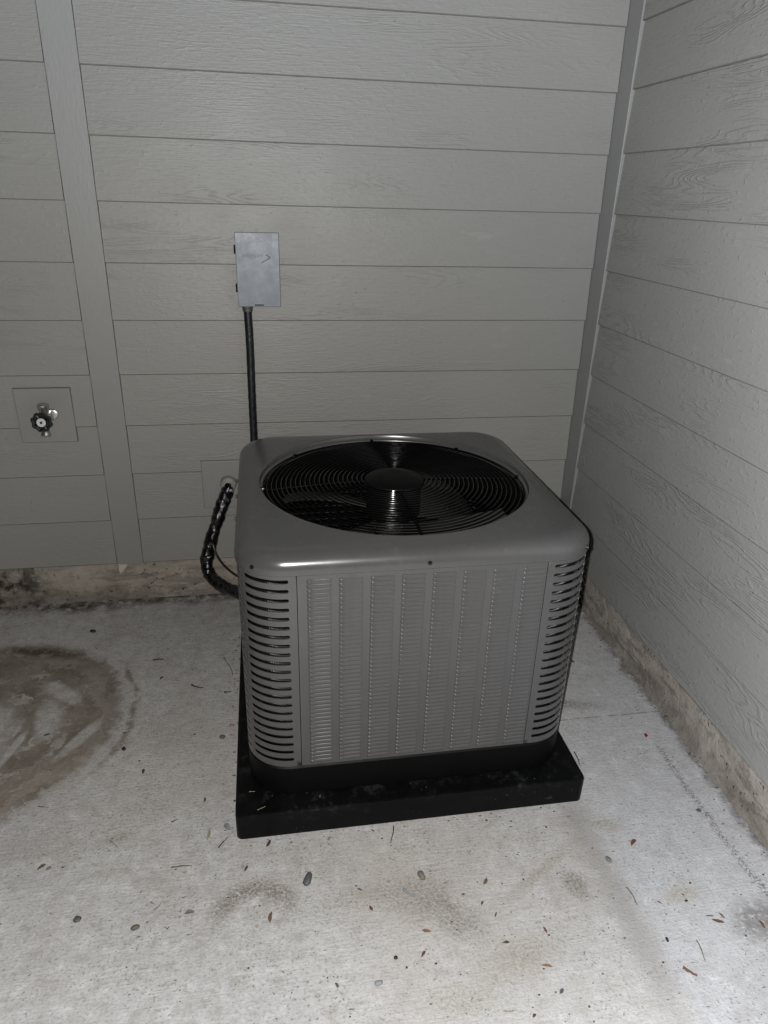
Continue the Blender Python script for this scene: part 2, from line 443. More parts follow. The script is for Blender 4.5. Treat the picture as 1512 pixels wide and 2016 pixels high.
def mat_galv():
    g = NG('galvanised_steel')
    o = g.pos()
    cell = g.vor(g.vmath('ADD', o, g.vmath('MULTIPLY', g.noise(o, 30.0, 3, 0.6, col=True), (0.02, 0.02, 0.02))), 110.0, 1.0, 'F1', 'Color')
    cx, cy, cz = g.xyz(cell)
    n = g.noise(o, 26.0, 5, 0.7)
    c = g.mix(cx, (0.268, 0.288, 0.320), (0.282, 0.302, 0.334))
    c = g.mix(g.mul(g.step(n, 0.64, 0.80), 0.30), c, (0.48, 0.51, 0.55))
    h = g.add(g.mul(cy, 0.12), g.mul(n, 0.8))
    return g.out(c, g.step(n, 0.3, 0.75, 0.52, 0.42), 0.25, 0.45, g.bump(h, 0.18, 0.003), 0.47)

def mat_tape():
    g = NG('black_vinyl_tape')
    o = g.pos()
    n = g.noise(o, 75.0, 4, 0.65, 1.2); w = g.noise(o, 18.0, 3, 0.6)
    c = g.mix(n, (0.0015, 0.0015, 0.0018), (0.004, 0.004, 0.0046))
    sc = g.step(g.noise(o, 140.0, 3, 0.6), 0.68, 0.74)
    c = g.mix(g.mul(sc, 0.35), c, (0.12, 0.12, 0.13))
    return g.out(c, g.step(w, 0.35, 0.65, 0.10, 0.22), 0, 0.8, g.bump(n, 0.5, 0.004))

def mat_coil():
    g = NG('coil_fins')
    o = g.pos(); x, y, z = g.xyz(o)
    w = g.math('SINE', g.mul(z, 266.0))
    fins = g.math('SINE', g.mul(g.add(x, y), 2500.0))
    c = g.mix(g.step(w, -0.2, 0.9), (0.006, 0.0065, 0.007), (0.035, 0.035, 0.037))
    return g.out(c, 0.28, 0.85, 0.5, g.bump(g.add(g.mul(w, 1.0), g.mul(fins, 0.10)), 0.8, 0.006))

M = {}
M['siding'] = mat_siding(); M['siding_deep'] = mat_siding('siding_paint_deep_grain', 0.56, 0.46, 0.50, 0.90); M['edge'] = mat_edge(); M['trim'] = mat_trim(); M['found'] = mat_foundation()
M['slab'] = mat_slab(); M['unit'] = mat_unit(); M['pad'] = mat_pad(); M['galv'] = mat_galv(); M['tape'] = mat_tape(); M['coil'] = mat_coil()
M['sheath'] = simple('sheathing', (0.05, 0.045, 0.04), 0.9)
M['wire'] = simple('guard_black_coating', (0.0015, 0.0015, 0.0016), 0.11, 0, 0.14, 0.2, 60)
M['cap'] = simple('cap_black', (0.002, 0.002, 0.002), 0.5, 0, 0.10, 0.2, 30)
M['plastic'] = simple('black_plastic', (0.003, 0.003, 0.0032), 0.38, 0, 0.4, 0.25, 30)
M['basepan'] = simple('base_pan_black', (0.0012, 0.0012, 0.0013), 0.55, 0, 0.12, 0.25, 22)
M['liner'] = simple('shroud_black', (0.0015, 0.0015, 0.0015), 0.7, 0, 0.12, 0.2, 20)
M['blade'] = simple('fan_blade_grey', (0.040, 0.039, 0.037), 0.36, 0.1, 0.5, 0.25, 14)
M['conduit'] = simple('conduit_black_blue', (0.0035, 0.005, 0.0075), 0.40, 0, 0.45, 0.2, 60)
M['fitting'] = simple('fitting_grey_zinc', (0.06, 0.06, 0.058), 0.5, 0.3, 0.5, 0.2, 40)
M['chrome'] = simple('bib_plated_brass', (0.42, 0.41, 0.40), 0.25, 0.85, 0.5, 0.2, 60)
M['wheel'] = simple('handwheel_dark_green', (0.002, 0.004, 0.0035), 0.30, 0, 0.5, 0.2, 50)
M['whitecap'] = simple('white_plastic', (0.45, 0.45, 0.44), 0.45, 0, 0.5, 0.06, 80)
M['copper'] = simple('brown_cable', (0.020, 0.011, 0.008), 0.4, 0, 0.5, 0.2, 40)
M['foam'] = simple('sealant_putty', (0.20, 0.195, 0.175), 0.6, 0, 0.4, 0.2, 60, 0.5)
M['silver'] = simple('foil_collar', (0.5, 0.5, 0.5), 0.3, 0.8, 0.5, 0.3, 120, 0.8)
M['shim'] = simple('cream_shim', (0.36, 0.335, 0.275), 0.6, 0, 0.4, 0.08, 40)
DC = {'slate': (0.085, 0.088, 0.092), 'olive': (0.105, 0.092, 0.06), 'greybrown': (0.17, 0.15, 0.125), 'moss': (0.115, 0.105, 0.07), 'brown': (0.13, 0.085, 0.05),
      'dark': (0.018, 0.016, 0.015), 'darkbrown': (0.062, 0.038, 0.022), 'straw': (0.27, 0.24, 0.14), 'blue': (0.22, 0.23, 0.25), 'tan': (0.28, 0.20, 0.14),
      'rust': (0.115, 0.048, 0.026), 'orange': (0.20, 0.11, 0.062), 'grey': (0.26, 0.27, 0.265), 'red': (0.22, 0.02, 0.018)}
for k, v in DC.items(): M['d_' + k] = simple('litter_' + k, tuple(q * 0.7 for q in v), 0.5 if k in ('slate', 'red', 'dark') else 0.72, 0, 0.4, 0.35, 220, 0.4)

# ================================================================== SETTING
# ground: one large concrete sheet
GS = 60.0
ground = mk('patio_slab', [(-GS, -GS, 0), (GS, -GS, 0), (GS, GS, 0), (-GS, GS, 0)], [(0, 1, 2, 3)], M['slab'], smooth=False)
tag(ground, 'stained pale concrete slab littered with leaf scraps', 'concrete slab', kind='structure')

PITCH = 0.178
ZB = 0.1604
NP = 16
def plank_mesh(L, k):
    """lap siding plank: local x along, front towards -y, z up"""
    r = random.Random(k * 31 + int(L * 1000))
    dy = r.uniform(-0.0006, 0.0006)
    T = PITCH + 0.022
    sl = 0.0086 / T
    prof = [(0.0076 + dy, 0.0), (0.0016 + dy, 0.0), (0.0 + dy, 0.0030), (T * sl + dy, T), (T * sl + 0.0076 + dy, T)]
    nx = max(2, int(L / 0.35))
    V = []; F = []; mi = []
    n = len(prof)
    for i in range(nx + 1):
        w = r.uniform(-0.0006, 0.0006)
        for (y, z) in prof: V.append((L * i / nx, y, z + w))
    for i in range(nx):
        for j in range(n):
            l = (j + 1) % n
            F.append((i * n + j, (i + 1) * n + j, (i + 1) * n + l, i * n + l))
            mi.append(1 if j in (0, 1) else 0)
    F.append(tuple(range(n))); mi.append(1)
    F.append(tuple(nx * n + j for j in range(n))[::-1]); mi.append(0)
    return V, F, mi

def planks(parent, x0, L, rz, seed, y0=0.0):
    for k in range(NP):
        V, F, mi = plank_mesh(L, k + seed)
        z = ZB + PITCH * k
        o = mk('siding_plank', V, F, [M['siding'], M['edge']], parent, smooth=False, midx=mi, recalc=False)
        o.location = (x0[0], x0[1], z); o.rotation_euler = (0, 0, rz)

def foundation(name, parent, length, seed):
    """rough strip: local x along, front at y=0 facing -y"""
    r = random.Random(seed)
    nx, nz = int(length / 0.02), 8
    H = 0.19
    V = []; F = []
    for i in range(nx + 1):
        for j in range(nz + 1):
            z = -0.01 + H * j / nz
            y = r.uniform(-0.0012, 0.0012) - 0.010 * max(0, 1 - z / 0.03) ** 2
            V.append((length * i / nx, y, z))
    for i in range(nx):
        for j in range(nz):
            a = i * (nz + 1) + j
            F.append((a, a + nz + 1, a + nz + 2, a + 1))
    b = len(V)
    V += [(0, 0.12, -0.01), (length, 0.12, -0.01), (length, 0.12, H - 0.01), (0, 0.12, H - 0.01)]
    F.append((b, b + 3, b + 2, b + 1))
    top = [i * (nz + 1) + nz for i in range(nx + 1)]
    F.append(tuple(top) + (b + 2, b + 3))
    return mk(name, V, F, M['found'], parent, smooth=True, sharp=60, recalc=False)

# ---- wall behind the unit
wall = empty('house_wall', (0, 0, 0))
tag(wall, 'grey lap siding house wall behind the air conditioner, with vertical trim board', 'wall')
XT0, XT1 = -1.741, -1.648
XC = -0.0126
planks(wall, (-4.2, 0), 4.2 + XT0 - 0.0022, 0, 1)
planks(wall, (XT1 + 0.0012, 0), XC - 0.0020 - (XT1 + 0.0012), 0, 101)
box('trim_board', (XT0, -0.0020, ZB - 0.003), (XT1, 0.0185, 3.1), M['trim'], wall, 0.0018)
box('sheathing', (-4.2, 0.0192, 0.155), (0.1, 0.05, 3.1), M['sheath'], wall)
f = foundation('foundation', wall, 4.35, 3); f.location = (-4.2, 0.022, 0)
def block(x0, x1, z0, z1, parent):
    b = box('mounting_block', (x0, -0.0046, z0), (x1, 0.012, z1), M['trim'], parent, 0.002)
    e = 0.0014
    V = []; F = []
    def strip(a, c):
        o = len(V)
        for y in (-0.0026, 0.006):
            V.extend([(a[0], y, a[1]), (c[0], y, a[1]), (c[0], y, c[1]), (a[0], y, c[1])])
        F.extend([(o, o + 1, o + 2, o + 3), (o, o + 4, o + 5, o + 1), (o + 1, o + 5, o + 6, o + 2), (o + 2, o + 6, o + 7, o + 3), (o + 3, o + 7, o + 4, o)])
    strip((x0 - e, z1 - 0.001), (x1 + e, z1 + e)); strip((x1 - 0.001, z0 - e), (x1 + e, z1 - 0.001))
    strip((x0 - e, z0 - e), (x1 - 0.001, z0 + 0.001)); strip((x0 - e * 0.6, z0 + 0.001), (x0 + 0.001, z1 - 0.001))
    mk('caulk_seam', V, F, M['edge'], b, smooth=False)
    return b
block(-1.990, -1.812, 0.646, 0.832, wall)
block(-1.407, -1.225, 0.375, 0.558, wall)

# ---- wall on the right, running towards the camera
wall2 = empty('house_wall', (0, 0, 0))
tag(wall2, 'grey lap siding house wall receding along the right edge', 'wall')
# corner board lies on the right wall in the inner corner
box('corner_board', (XC, -0.0885, ZB - 0.003), (0.0125, 0.0170, 3.1), M['trim'], wall2, 0.0012)
XL = -0.0085
for k in range(NP):
    V, F, mi = plank_mesh(4.0, k + 211)
    o = mk('siding_plank', V, F, [M['siding_deep'], M['edge']], wall2, smooth=False, midx=mi, recalc=False)
    o.location = (XL, -0.0895, ZB + 0.001 + PITCH * k); o.rotation_euler = (0, 0, -PI / 2)
box('sheathing', (0.0130, -4.1, 0.155), (0.05, 0.0185, 3.1), M['sheath'], wall2)
f = foundation('foundation', wall2, 4.10, 9); f.location = (0.016, 0.01, 0); f.rotation_euler = (0, 0, -PI / 2)

# ================================================================== PAD
PX0, PX1, PY0, PY1, PH = -1.285, -0.388, -1.178, -0.281, 0.075
def rrect(hw, hd, r, n=8, inset=0.0):
    """closed outline of a rounded rectangle, counter-clockwise from the lower right corner"""
    P = []
    for cx, cy, a0 in ((hw - r, -hd + r, -PI / 2), (hw - r, hd - r, 0), (-hw + r, hd - r, PI / 2), (-hw + r, -hd + r, PI)):
        for i in range(n + 1):
            a = a0 + PI / 2 * i / n
            P.append((cx + (r - inset) * math.cos(a), cy + (r - inset) * math.sin(a)))
    return P
def loft(rings, close_top=False, close_bot=False):
    V = []; F = []
    n = len(rings[0])
    for rg in rings: V += rg
    for i in range(len(rings) - 1):
        for k in range(n):
            l = (k + 1) % n
            F.append((i * n + k, i * n + l, (i + 1) * n + l, (i + 1) * n + k))
    if close_top: F.append(tuple((len(rings) - 1) * n + k for k in range(n)))
    if close_bot: F.append(tuple(range(n))[::-1])
    return V, F
pc = ((PX0 + PX1) / 2, (PY0 + PY1) / 2)
hw, hd = (PX1 - PX0) / 2, (PY1 - PY0) / 2
pr = []
for ins, z in ((0.0, 0.001), (0.0, PH - 0.004), (0.0012, PH - 0.0012), (0.004, PH), (0.010, PH)):
    pr.append([(x, y, z) for x, y in rrect(hw, hd, 0.016, 6, ins)])
V, F = loft(pr, True, True)
pad = mk('equipment_pad', V, F, M['pad'], None, True, 30, loc=(pc[0], pc[1], 0))
tag(pad, 'square black plastic pad under the air conditioner', 'equipment pad')

# ================================================================== AIR CONDITIONER
UX, UY = -0.835, -0.711
ac = empty('air_conditioner', (UX, UY, PH))
tag(ac, 'dark grey louvered air conditioner condenser with round top fan grille', 'air conditioner')
def zl(z): return z - PH            # absolute height -> local height
HW = 0.4145                         # body half width
RC = 0.105
SEAM = 0.2857
ZB0, ZB1 = 0.168, 0.712

# --- base pan
rg = []
for off, z in ((-0.004, 0.0755), (0.0, 0.080), (0.0, 0.160), (-0.006, 0.1665)):
    rg.append([(x, y, zl(z)) for x, y in rrect(HW + off, HW + off, RC + off, 12)])
V, F = loft(rg, True, True)
mk('base_pan', V, F, M['basepan'], ac, True, 30)

# --- slotted corner panels
SLOT_H = 0.0048
NS = 22
slot_z = [0.686 - i * (0.686 - 0.190) / (NS - 1) for i in range(NS)]
flat = HW - RC - SEAM
ARC = RC * PI / 2
UT = flat * 2 + ARC
slots_u = [(0.017, flat + RC * R(57)), (flat + RC * R(66), UT - 0.017)]
def cpos(u):
    """arc-length along the corner, from the front seam round to the side seam (front left corner)"""
    if u <= flat: return (-SEAM - u, -HW, 0.0, -1.0)
    if u <= flat + ARC:
        a = (u - flat) / RC
        return (-HW + RC - RC * math.sin(a), -HW + RC - RC * math.cos(a), -math.sin(a), -math.cos(a))
    return (-HW, -HW + RC + (u - flat - ARC), -1.0, 0.0)
us = set([0.0, UT, flat, flat + ARC])
for i in range(1, 24): us.add(flat + ARC * i / 24)
for a, b in slots_u:
    for k in range(6):
        d = SLOT_H * (1 - math.cos(PI / 2 * k / 5))
        us.add(a + d); us.add(b - d)
us = sorted(us)
U2 = [us[0]]
for u in us[1:]:
    if u - U2[-1] > 1e-5: U2.append(u)
us = U2
def sh(u):
    for a, b in slots_u:
        if a - 1e-9 <= u <= b + 1e-9:
            d = min(u - a, b - u)
            if d >= SLOT_H: return SLOT_H
            return math.sqrt(max(0, SLOT_H ** 2 - (SLOT_H - d) ** 2))
    return 0.0
def corner_data():
    V = []; F = []
    zs_mid = [ZB1] + [(slot_z[i] + slot_z[i + 1]) / 2 for i in range(NS - 1)] + [ZB0]
    TH = 0.0012
    def vert(u, z, d=0.0):
        x, y, nx, ny = cpos(u)
        V.append((x - nx * d, y - ny * d, zl(z))); return len(V) - 1
    for r in range(NS):
        zt, zb, zc = zs_mid[r], zs_mid[r + 1], slot_z[r]
        col = []
        for u in us:
            h = sh(u)
            col.append((vert(u, zb), vert(u, zc - h), vert(u, zc + h), vert(u, zt), vert(u, zc - h, 0.0016), vert(u, zc + h, 0.0016), h))
        for a, b in zip(col, col[1:]):
            F.append((a[0], a[1], b[1], b[0])); F.append((a[2], a[3], b[3], b[2]))
            if a[6] > 0 or b[6] > 0:
                F.append((a[1], a[4], b[4], b[1])); F.append((a[2], b[2], b[5], a[5]))
    # inner skin edges at the seams
    for u in (0.0, UT):
        a = vert(u, ZB0); b = vert(u, ZB1); c = vert(u, ZB1, 0.008); d = vert(u, ZB0, 0.008)
        F.append((a, b, c, d))
    return V, F
V, F = corner_data()
cv = [Vector(v) for v in V]
def xf(vs, flip, rz):
    out = []
    for v in vs:
        x, y = (-v.x if flip else v.x), v.y
        c, s = math.cos(rz), math.sin(rz)
        out.append((c * x - s * y, s * x + c * y, v.z))
    return out
for flip, rz in ((False, 0), (True, 0), (False, PI), (True, PI)):
    mk('corner_panel', xf(cv, flip, rz), F, M['unit'], ac, True, 30)

# --- louvered centre panels
LW, LH, LO = 0.0545, 0.0098, 0.0044
def louver_data():
    """pressed louver, capsule in outline, open along its lower edge; centre at origin, sticks out to -y"""
    V = []; F = []
    xs = [(-LW / 2 + d, k) for d, k in ((0.0, 0.0), (0.0010, 0.36), (0.0022, 0.66), (0.0034, 0.86), (0.0047, 0.97), (0.0060, 1.0), (0.0078, 0.86), (0.0105, 0.62))]
    xs += [(-0.010, 0.50), (0.010, 0.44)]
    xs += [(LW / 2 - d, k) for d, k in ((0.0040, 0.46), (0.0026, 0.44), (0.0014, 0.34), (0.0006, 0.20), (0.0, 0.0))]
    prof = [(0.5, 0.0), (0.44, 0.48), (0.34, 0.72), (0.16, 0.84), (-0.12, 0.93), (-0.33, 1.0), (-0.40, 0.82), (-0.42, 0.20)]
    n = len(prof)
    for x, k in xs:
        for (pz, po) in prof:
            V.append((x, -LO * po * k + 0.0004, LH * pz * (0.45 + 0.55 * min(1.0, k * 2.4))))
    for i in range(len(xs) - 1):
        for j in range(n - 1):
            F.append((i * n + j, i * n + j + 1, (i + 1) * n + j + 1, (i + 1) * n + j))
    return V, F
lv, lf = louver_data()
NR, NC = 44, 8
lrow = [0.684 - i * (0.684 - 0.1795) / (NR - 1) for i in range(NR)]
lcol = [-1.0995 + 0.0701 * k + 0.0555 / 2 - UX for k in range(NC)]
def panel(rz, full):
    g = 0.0016
    p = box('louver_panel', (-SEAM + g, -HW, zl(ZB0)), (SEAM - g, -HW + 0.0012, zl(ZB1)), M['unit'], ac)
    p.rotation_euler = (0, 0, rz)
    pos = [(x, zl(z)) for x in lcol for z in lrow]
    if full:
        me = bpy.data.meshes.new('louver')
        me.from_pydata(lv, [], lf); me.materials.append(M['unit'])
        me.polygons.foreach_set('use_smooth', [True] * len(me.polygons))
        rest = []
        pos = sorted(pos, key=lambda q: -q[1])          # the upper ones show largest
        for x, z in pos[:300]:
            link('louver', me, p, loc=(x, -HW, z))
        rest = pos[300:]
    else: rest = pos
    V = []; F = []
    for x, z in rest:
        o = len(V)
        V += [(a + x, b - HW, c + z) for a, b, c in lv]; F += [tuple(i + o for i in q) for q in lf]
    o = mk('louvers', V, F, M['unit'], p, True, 60, recalc=False)
    o['kind'] = 'stuff'
    # inner backing, seen as the dark joint beside the panel
    return p
fp = panel(0, True)
for rz in (PI / 2, PI, -PI / 2): panel(rz, False)
# slim strip behind each seam so that the joint reads as a dark line
for rz in (0, PI / 2, PI, -PI / 2):
    for s in (-1, 1):
        o = box('seam_backing', (s * SEAM - 0.006, -HW + 0.0016, zl(ZB0 + 0.004)), (s * SEAM + 0.006, -HW + 0.0030, zl(ZB1 - 0.004)), M['liner'], ac)
        o.rotation_euler = (0, 0, rz)

# --- coil behind the slots
rg = []
for z in (0.172, 0.70):
    rg.append([(x, y, zl(z)) for x, y in rrect(HW - 0.022, HW - 0.022, RC - 0.020, 12)])
V, F = loft(rg)
mk('coil', V, F, M['coil'], ac, True, 30)

# --- top cover with the round opening
CW, CR = 0.4185, 0.112
ZT, ZLIP = 0.7555, 0.7005
HOLE = 0.358
N = 14
outer = []
prof = [(0.010, ZLIP + 0.0015), (0.0015, ZLIP), (0.0, ZLIP + 0.0015), (0.0, 0.7135)]
for k in range(1, 9):
    a = PI / 2 * k / 8
    prof.append((0.050 * (1 - math.cos(a)), 0.7135 + (ZT - 0.0035 - 0.7135) * math.sin(a)))
rg = [[(x, y, zl(z)) for x, y in rrect(CW, CW, CR, N, ins)] for ins, z in prof]
base = rrect(CW, CW, CR, N, 0.050)
m2 = 24
dense = []
# refine the outline so that the flat sides carry enough points for the round hole
def refine(P, mx):
    out = []; idx = []
    n = len(P)
    for i in range(n):
        a = P[i]; b = P[(i + 1) % n]
        L = math.hypot(b[0] - a[0], b[1] - a[1])
        k = max(1, int(math.ceil(L / mx)))
        idx.append((i, k))
        for j in range(k):
            t = j / k
            out.append((a[0] + (b[0] - a[0]) * t, a[1] + (b[1] - a[1]) * t))
    return out, idx
_, idx = refine(base, 0.03)
def refine_like(ring):
    out = []; n = len(ring)
    for i, k in idx:
        a = ring[i]; b = ring[(i + 1) % n]
        for j in range(k):
            t = j / k
            out.append(tuple(a[q] + (b[q] - a[q]) * t for q in range(3)))
    return out
rg = [refine_like(r) for r in rg]
last = rg[-1]
ang = [math.atan2(p[1], p[0]) for p in last]
for t, dz in ((0.12, 0.0006), (0.5, 0.0022), (0.93, 0.0034)):
    rg.append([(p[0] + ((HOLE + 0.004) * math.cos(a) - p[0]) * t, p[1] + ((HOLE + 0.004) * math.sin(a) - p[1]) * t, p[2] + dz) for p, a in zip(last, ang)])
for r, z in ((HOLE + 0.004, ZT), (HOLE + 0.0015, ZT - 0.0006), (HOLE, ZT - 0.003), (HOLE - 0.0008, ZT - 0.012), (HOLE - 0.0045, ZT - 0.0145), (HOLE - 0.006, ZT - 0.018), (HOLE - 0.007, ZT - 0.034)):
    rg.append([(r * math.cos(a), r * math.sin(a), zl(z)) for a in ang])
V, F = loft(rg)
cover = mk('top_cover', V, F, M['unit'], ac, True, 40)
# shroud below the opening
V, F = lathe_data([(HOLE - 0.0075, zl(ZT - 0.030)), (HOLE - 0.009, zl(0.60)), (HOLE - 0.004, zl(0.585)), (0.385, zl(0.58))], 96)
mk('fan_shroud', V, F, M['liner'], ac, True, 40)

def screw_mesh(r=0.0052):
    V, F = lathe_data([(0.0, -0.0050), (r * 0.55, -0.0049), (r * 0.60, -0.0040), (r * 0.62, -0.0018), (r, -0.0016), (r * 1.05, 0.0006)], 6, 'Y')
    me = bpy.data.meshes.new('screw'); me.from_pydata(V, [], F); me.materials.append(M['plastic']); return me
scm = screw_mesh()
for x, y, rz in ((-0.345, None, None), (0.007, -CW, 0.0), (0.383, None, None)):
    z = 0.7155
    if y is None:
        sx = -1 if x < 0 else 1
        cx, cy = sx * (CW - CR), -(CW - CR)
        a = R(40) if sx < 0 else R(46)
        dx, dy = sx * math.sin(a), -math.cos(a)
        link('screw', scm, cover, (cx + dx * CR, cy + dy * CR, zl(z)), (0, 0, math.atan2(dx, -dy)))
    else: link('screw', scm, cover, (x, y, zl(z)), (0, 0, rz))
for sx in (-1, 1):
    for y in (-0.14, 0.0, 0.11):
        link('screw', scm, cover, (sx * CW, y, zl(0.7155)), (0, 0, sx * PI / 2))

# --- fan guard: rings on four double spokes, round cap in the middle
ZG = ZT - 0.020
def gz(r):                                   # the guard is slightly domed
    return zl(ZG + 0.015 * (1 - (r / 0.35) ** 2))
V, F = tube_data([(0.3520 * math.cos(2 * PI * k / 96), 0.3520 * math.sin(2 * PI * k / 96), gz(0.3520)) for k in range(96)], 0.0028, 6, True)
guard = mk('fan_guard', V, F, M['wire'], ac)
NRG = 21
for i in range(NRG):
    r = 0.088 + (0.341 - 0.088) * i / (NRG - 1)
    seg = 56 if r < 0.2 else 84
    V, F = tube_data([(r * math.cos(2 * PI * k / seg), r * math.sin(2 * PI * k / seg), gz(r)) for k in range(seg)], 0.0017, 8, True)
    mk('guard_ring', V, F, M['wire'], guard)
for q in range(4):
    a = PI / 2 * q + R(1.5)
    parts = []
    pts = [(r * math.cos(a), r * math.sin(a), gz(r) - 0.0045) for r in (0.07, 0.14, 0.21, 0.28, 0.340, 0.3555)]
    pts[-1] = (pts[-1][0], pts[-1][1], pts[-1][2] + 0.012)
    V, F = tube_data(pts, 0.0027, 6)
    mk('guard_spoke', V, F, M['wire'], guard)
for q in range(8):
    a = PI / 4 * q + R(1.5)
    o = box('guard_clip', (0.347, -0.006, gz(0.35) - 0.003), (0.364, 0.006, gz(0.35) + 0.006), M['wire'], guard, 0.0015)
    o.rotation_euler = (0, 0, a)
V, F = lathe_data([(0.0, gz(0) + 0.0115), (0.03, gz(0) + 0.011), (0.058, gz(0) + 0.008), (0.072, gz(0) + 0.0035), (0.0795, gz(0) - 0.001), (0.081, gz(0) - 0.005), (0.079, gz(0) - 0.010)], 48)
mk('guard_cap', V, F, M['cap'], guard)

# --- motor, hub and four blades
V, F = lathe_data([(0.0, zl(0.735)), (0.070, zl(0.735)), (0.074, zl(0.728)), (0.074, zl(0.655)), (0.066, zl(0.645)), (0.0, zl(0.645))], 36)
mk('fan_motor', V, F, M['liner'], ac, True, 35)
V, F = lathe_data([(0.0, zl(0.640)), (0.05, zl(0.640)), (0.055, zl(0.625)), (0.055, zl(0.600)), (0.0, zl(0.598))], 28)
fan = mk('fan', V, F, M['blade'], ac, True, 35)
def blade(a0):
    V = []; F = []
    nr, na = 9, 9
    for s in (0, 1):
        for i in range(nr):
            t = i / (nr - 1)
            r = 0.050 + (0.318 - 0.050) * t
            span = R(26 + 46 * math.sin(t * PI * 0.62)) * (1 - 0.25 * t)
            lead = R(10 + 22 * t * t)
            for j in range(na):
                w = j / (na - 1)
                a = a0 + lead + (w - 0.5) * span
                pitch = 0.36 - 0.12 * t
                z = 0.632 + (w - 0.5) * span * r * pitch * 1.1 + 0.012 * math.sin(w * PI) - s * 0.0016
                rr = r - (0.020 * (abs(w - 0.5) * 2) ** 3 if i == nr - 1 else 0)
                V.append((rr * math.cos(a), rr * math.sin(a), zl(z)))
    m = nr * na
    for i in range(nr - 1):
        for j in range(na - 1):
            a = i * na + j
            F.append((a, a + na, a + na + 1, a + 1)); F.append((m + a, m + a + 1, m + a + na + 1, m + a + na))
    rim = [j for j in range(na)] + [i * na + na - 1 for i in range(1, nr)] + [(nr - 1) * na + j for j in range(na - 2, -1, -1)] + [i * na for i in range(nr - 2, 0, -1)]
    for k in range(len(rim)):
        a, b = rim[k], rim[(k + 1) % len(rim)]
        F.append((a, b, m + b, m + a))
    return mk('fan_blade', V, F, M['blade'], fan, True, 40)
for q in range(4): blade(R(203 + 90 * q))

# ================================================================== DISCONNECT BOX
bx = empty('disconnect_box', (-1.1735, 0.0, 1.1030))
tag(bx, 'small galvanised metal electrical disconnect box on the siding', 'electrical box')
BW, BH, BD = 0.0685, 0.2265, 0.046
box('back_box', (-BW + 0.003, -BD + 0.008, 0.003), (BW - 0.003, 0.002, BH - 0.003), M['galv'], bx, 0.0015)
# lid: folded sheet with a rim that turns back
lid = box('lid', (-BW, -BD, 0.0), (BW, -BD + 0.0115, BH), M['galv'], bx, 0.0016, 2)
box('lid_gap_strip', (-BW + 0.0015, -BD + 0.0118, 0.0015), (BW - 0.0015, -BD + 0.0140, BH - 0.0015), M['liner'], bx)  # thin black strip in the gap behind the lid
for z in (0.175, 0.058):
    box('hinge', (-BW - 0.0050, -BD + 0.002, z - 0.0125), (-BW + 0.0005, -BD + 0.020, z + 0.0125), M['liner'], bx, 0.001)
box('latch_slot', (-0.016, -BD - 0.0008, 0.0040), (0.014, -BD + 0.001, 0.0075), M['liner'], bx, 0.0004)
# embossed lettering and arrow
cu = bpy.data.curves.new('emboss', 'FONT')
cu.body = 'Bridgeport'
cu.size = 0.0165; cu.extrude = 0.0011; cu.bevel_depth = 0.0004; cu.offset = 0.0002
cu.align_x = 'LEFT'
tmp = bpy.data.objects.new('emboss_tmp', cu); COL.objects.link(tmp)
dg = bpy.context.evaluated_depsgraph_get()
tme = bpy.data.meshes.new_from_object(tmp.evaluated_get(dg))
bpy.data.objects.remove(tmp)
tme.materials.clear(); tme.materials.append(M['galv'])
wmax = max(v.co.x for v in tme.vertices)
for v in tme.vertices: v.co.x *= 0.067 / wmax
link('embossed_lettering', tme, lid, (-0.0505, -BD - 0.0002, 0.1525), (PI / 2, 0, 0))
V, F = merge(tube_data([(0.012, -BD, 0.136), (0.040, -BD, 0.1525)], 0.0014, 8), tube_data([(0.040, -BD, 0.1525), (0.026, -BD, 0.1610)], 0.0012, 8))
mk('embossed_arrow', V, F, M['galv'], lid)

# ================================================================== CONDUIT
cd = empty('conduit', (-1.2135, -0.026, 1.103))
tag(cd, 'black flexible electrical conduit dropping from the metal box', 'conduit')
V, F = lathe_data([(0.0, 0.001), (0.0185, 0.001), (0.0185, -0.004), (0.0165, -0.006), (0.0165, -0.016), (0.0150, -0.018), (0.0, -0.018)], 24)
mk('connector', V, F, M['fitting'], cd)
pts = catmull([(0.000, 0, -0.014), (0.0015, 0, -0.12), (0.000, 0, -0.30), (-0.001, -0.003, -0.50), (-0.002, -0.02, -0.68), (0.0, -0.08, -0.79), (0.02, -0.20, -0.83), (0.06, -0.262, -0.835)], 26)
mk('sleeve', *tube_data(pts, lambda s, t: 0.0134 + 0.0004 * math.sin(s * 2 * PI / 0.0062), 16), M['conduit'], cd, True, 60)

# ================================================================== REFRIGERANT LINE
ls = empty('refrigerant_line', (-1.315, 0.0, 0.460))
tag(ls, 'thick pipe wrapped in black tape from siding to the unit', 'pipe')
P = [(-1.313, 0.012, 0.474), (-1.3175, -0.018, 0.455), (-1.345, -0.050, 0.390), (-1.374, -0.078, 0.316), (-1.400, -0.108, 0.238), (-1.405, -0.124, 0.200), (-1.388, -0.160, 0.168), (-1.340, -0.220, 0.160), (-1.285, -0.280, 0.166), (-1.225, -0.345, 0.178)]
P = [Vector(p) - Vector((-1.315, 0, 0.460)) for p in P]
lr = random.Random(5)
lumps = [lr.uniform(-0.0018, 0.0028) for _ in range(40)]
cr_ = [[lr.uniform(-1, 1) for _ in range(23)] for _ in range(200)]
def wrap(s, t):
    q = s / 0.030 + t / (2 * PI)
    fr = q % 1.0
    i = int(s / 0.03); w = (s / 0.03) % 1
    lump = lumps[i % 40] * (1 - w) + lumps[(i + 1) % 40] * w
    taper = min(1.0, 0.62 + s / 0.10)
    crk = cr_[int(s / 0.0042) % 200][int(t / (2 * PI) * 22 + 0.5) % 22]
    return (0.0198 + lump + 0.0034 * (1 - fr) + 0.0011 * crk + 0.0010 * math.sin(3 * t + s * 60)) * taper
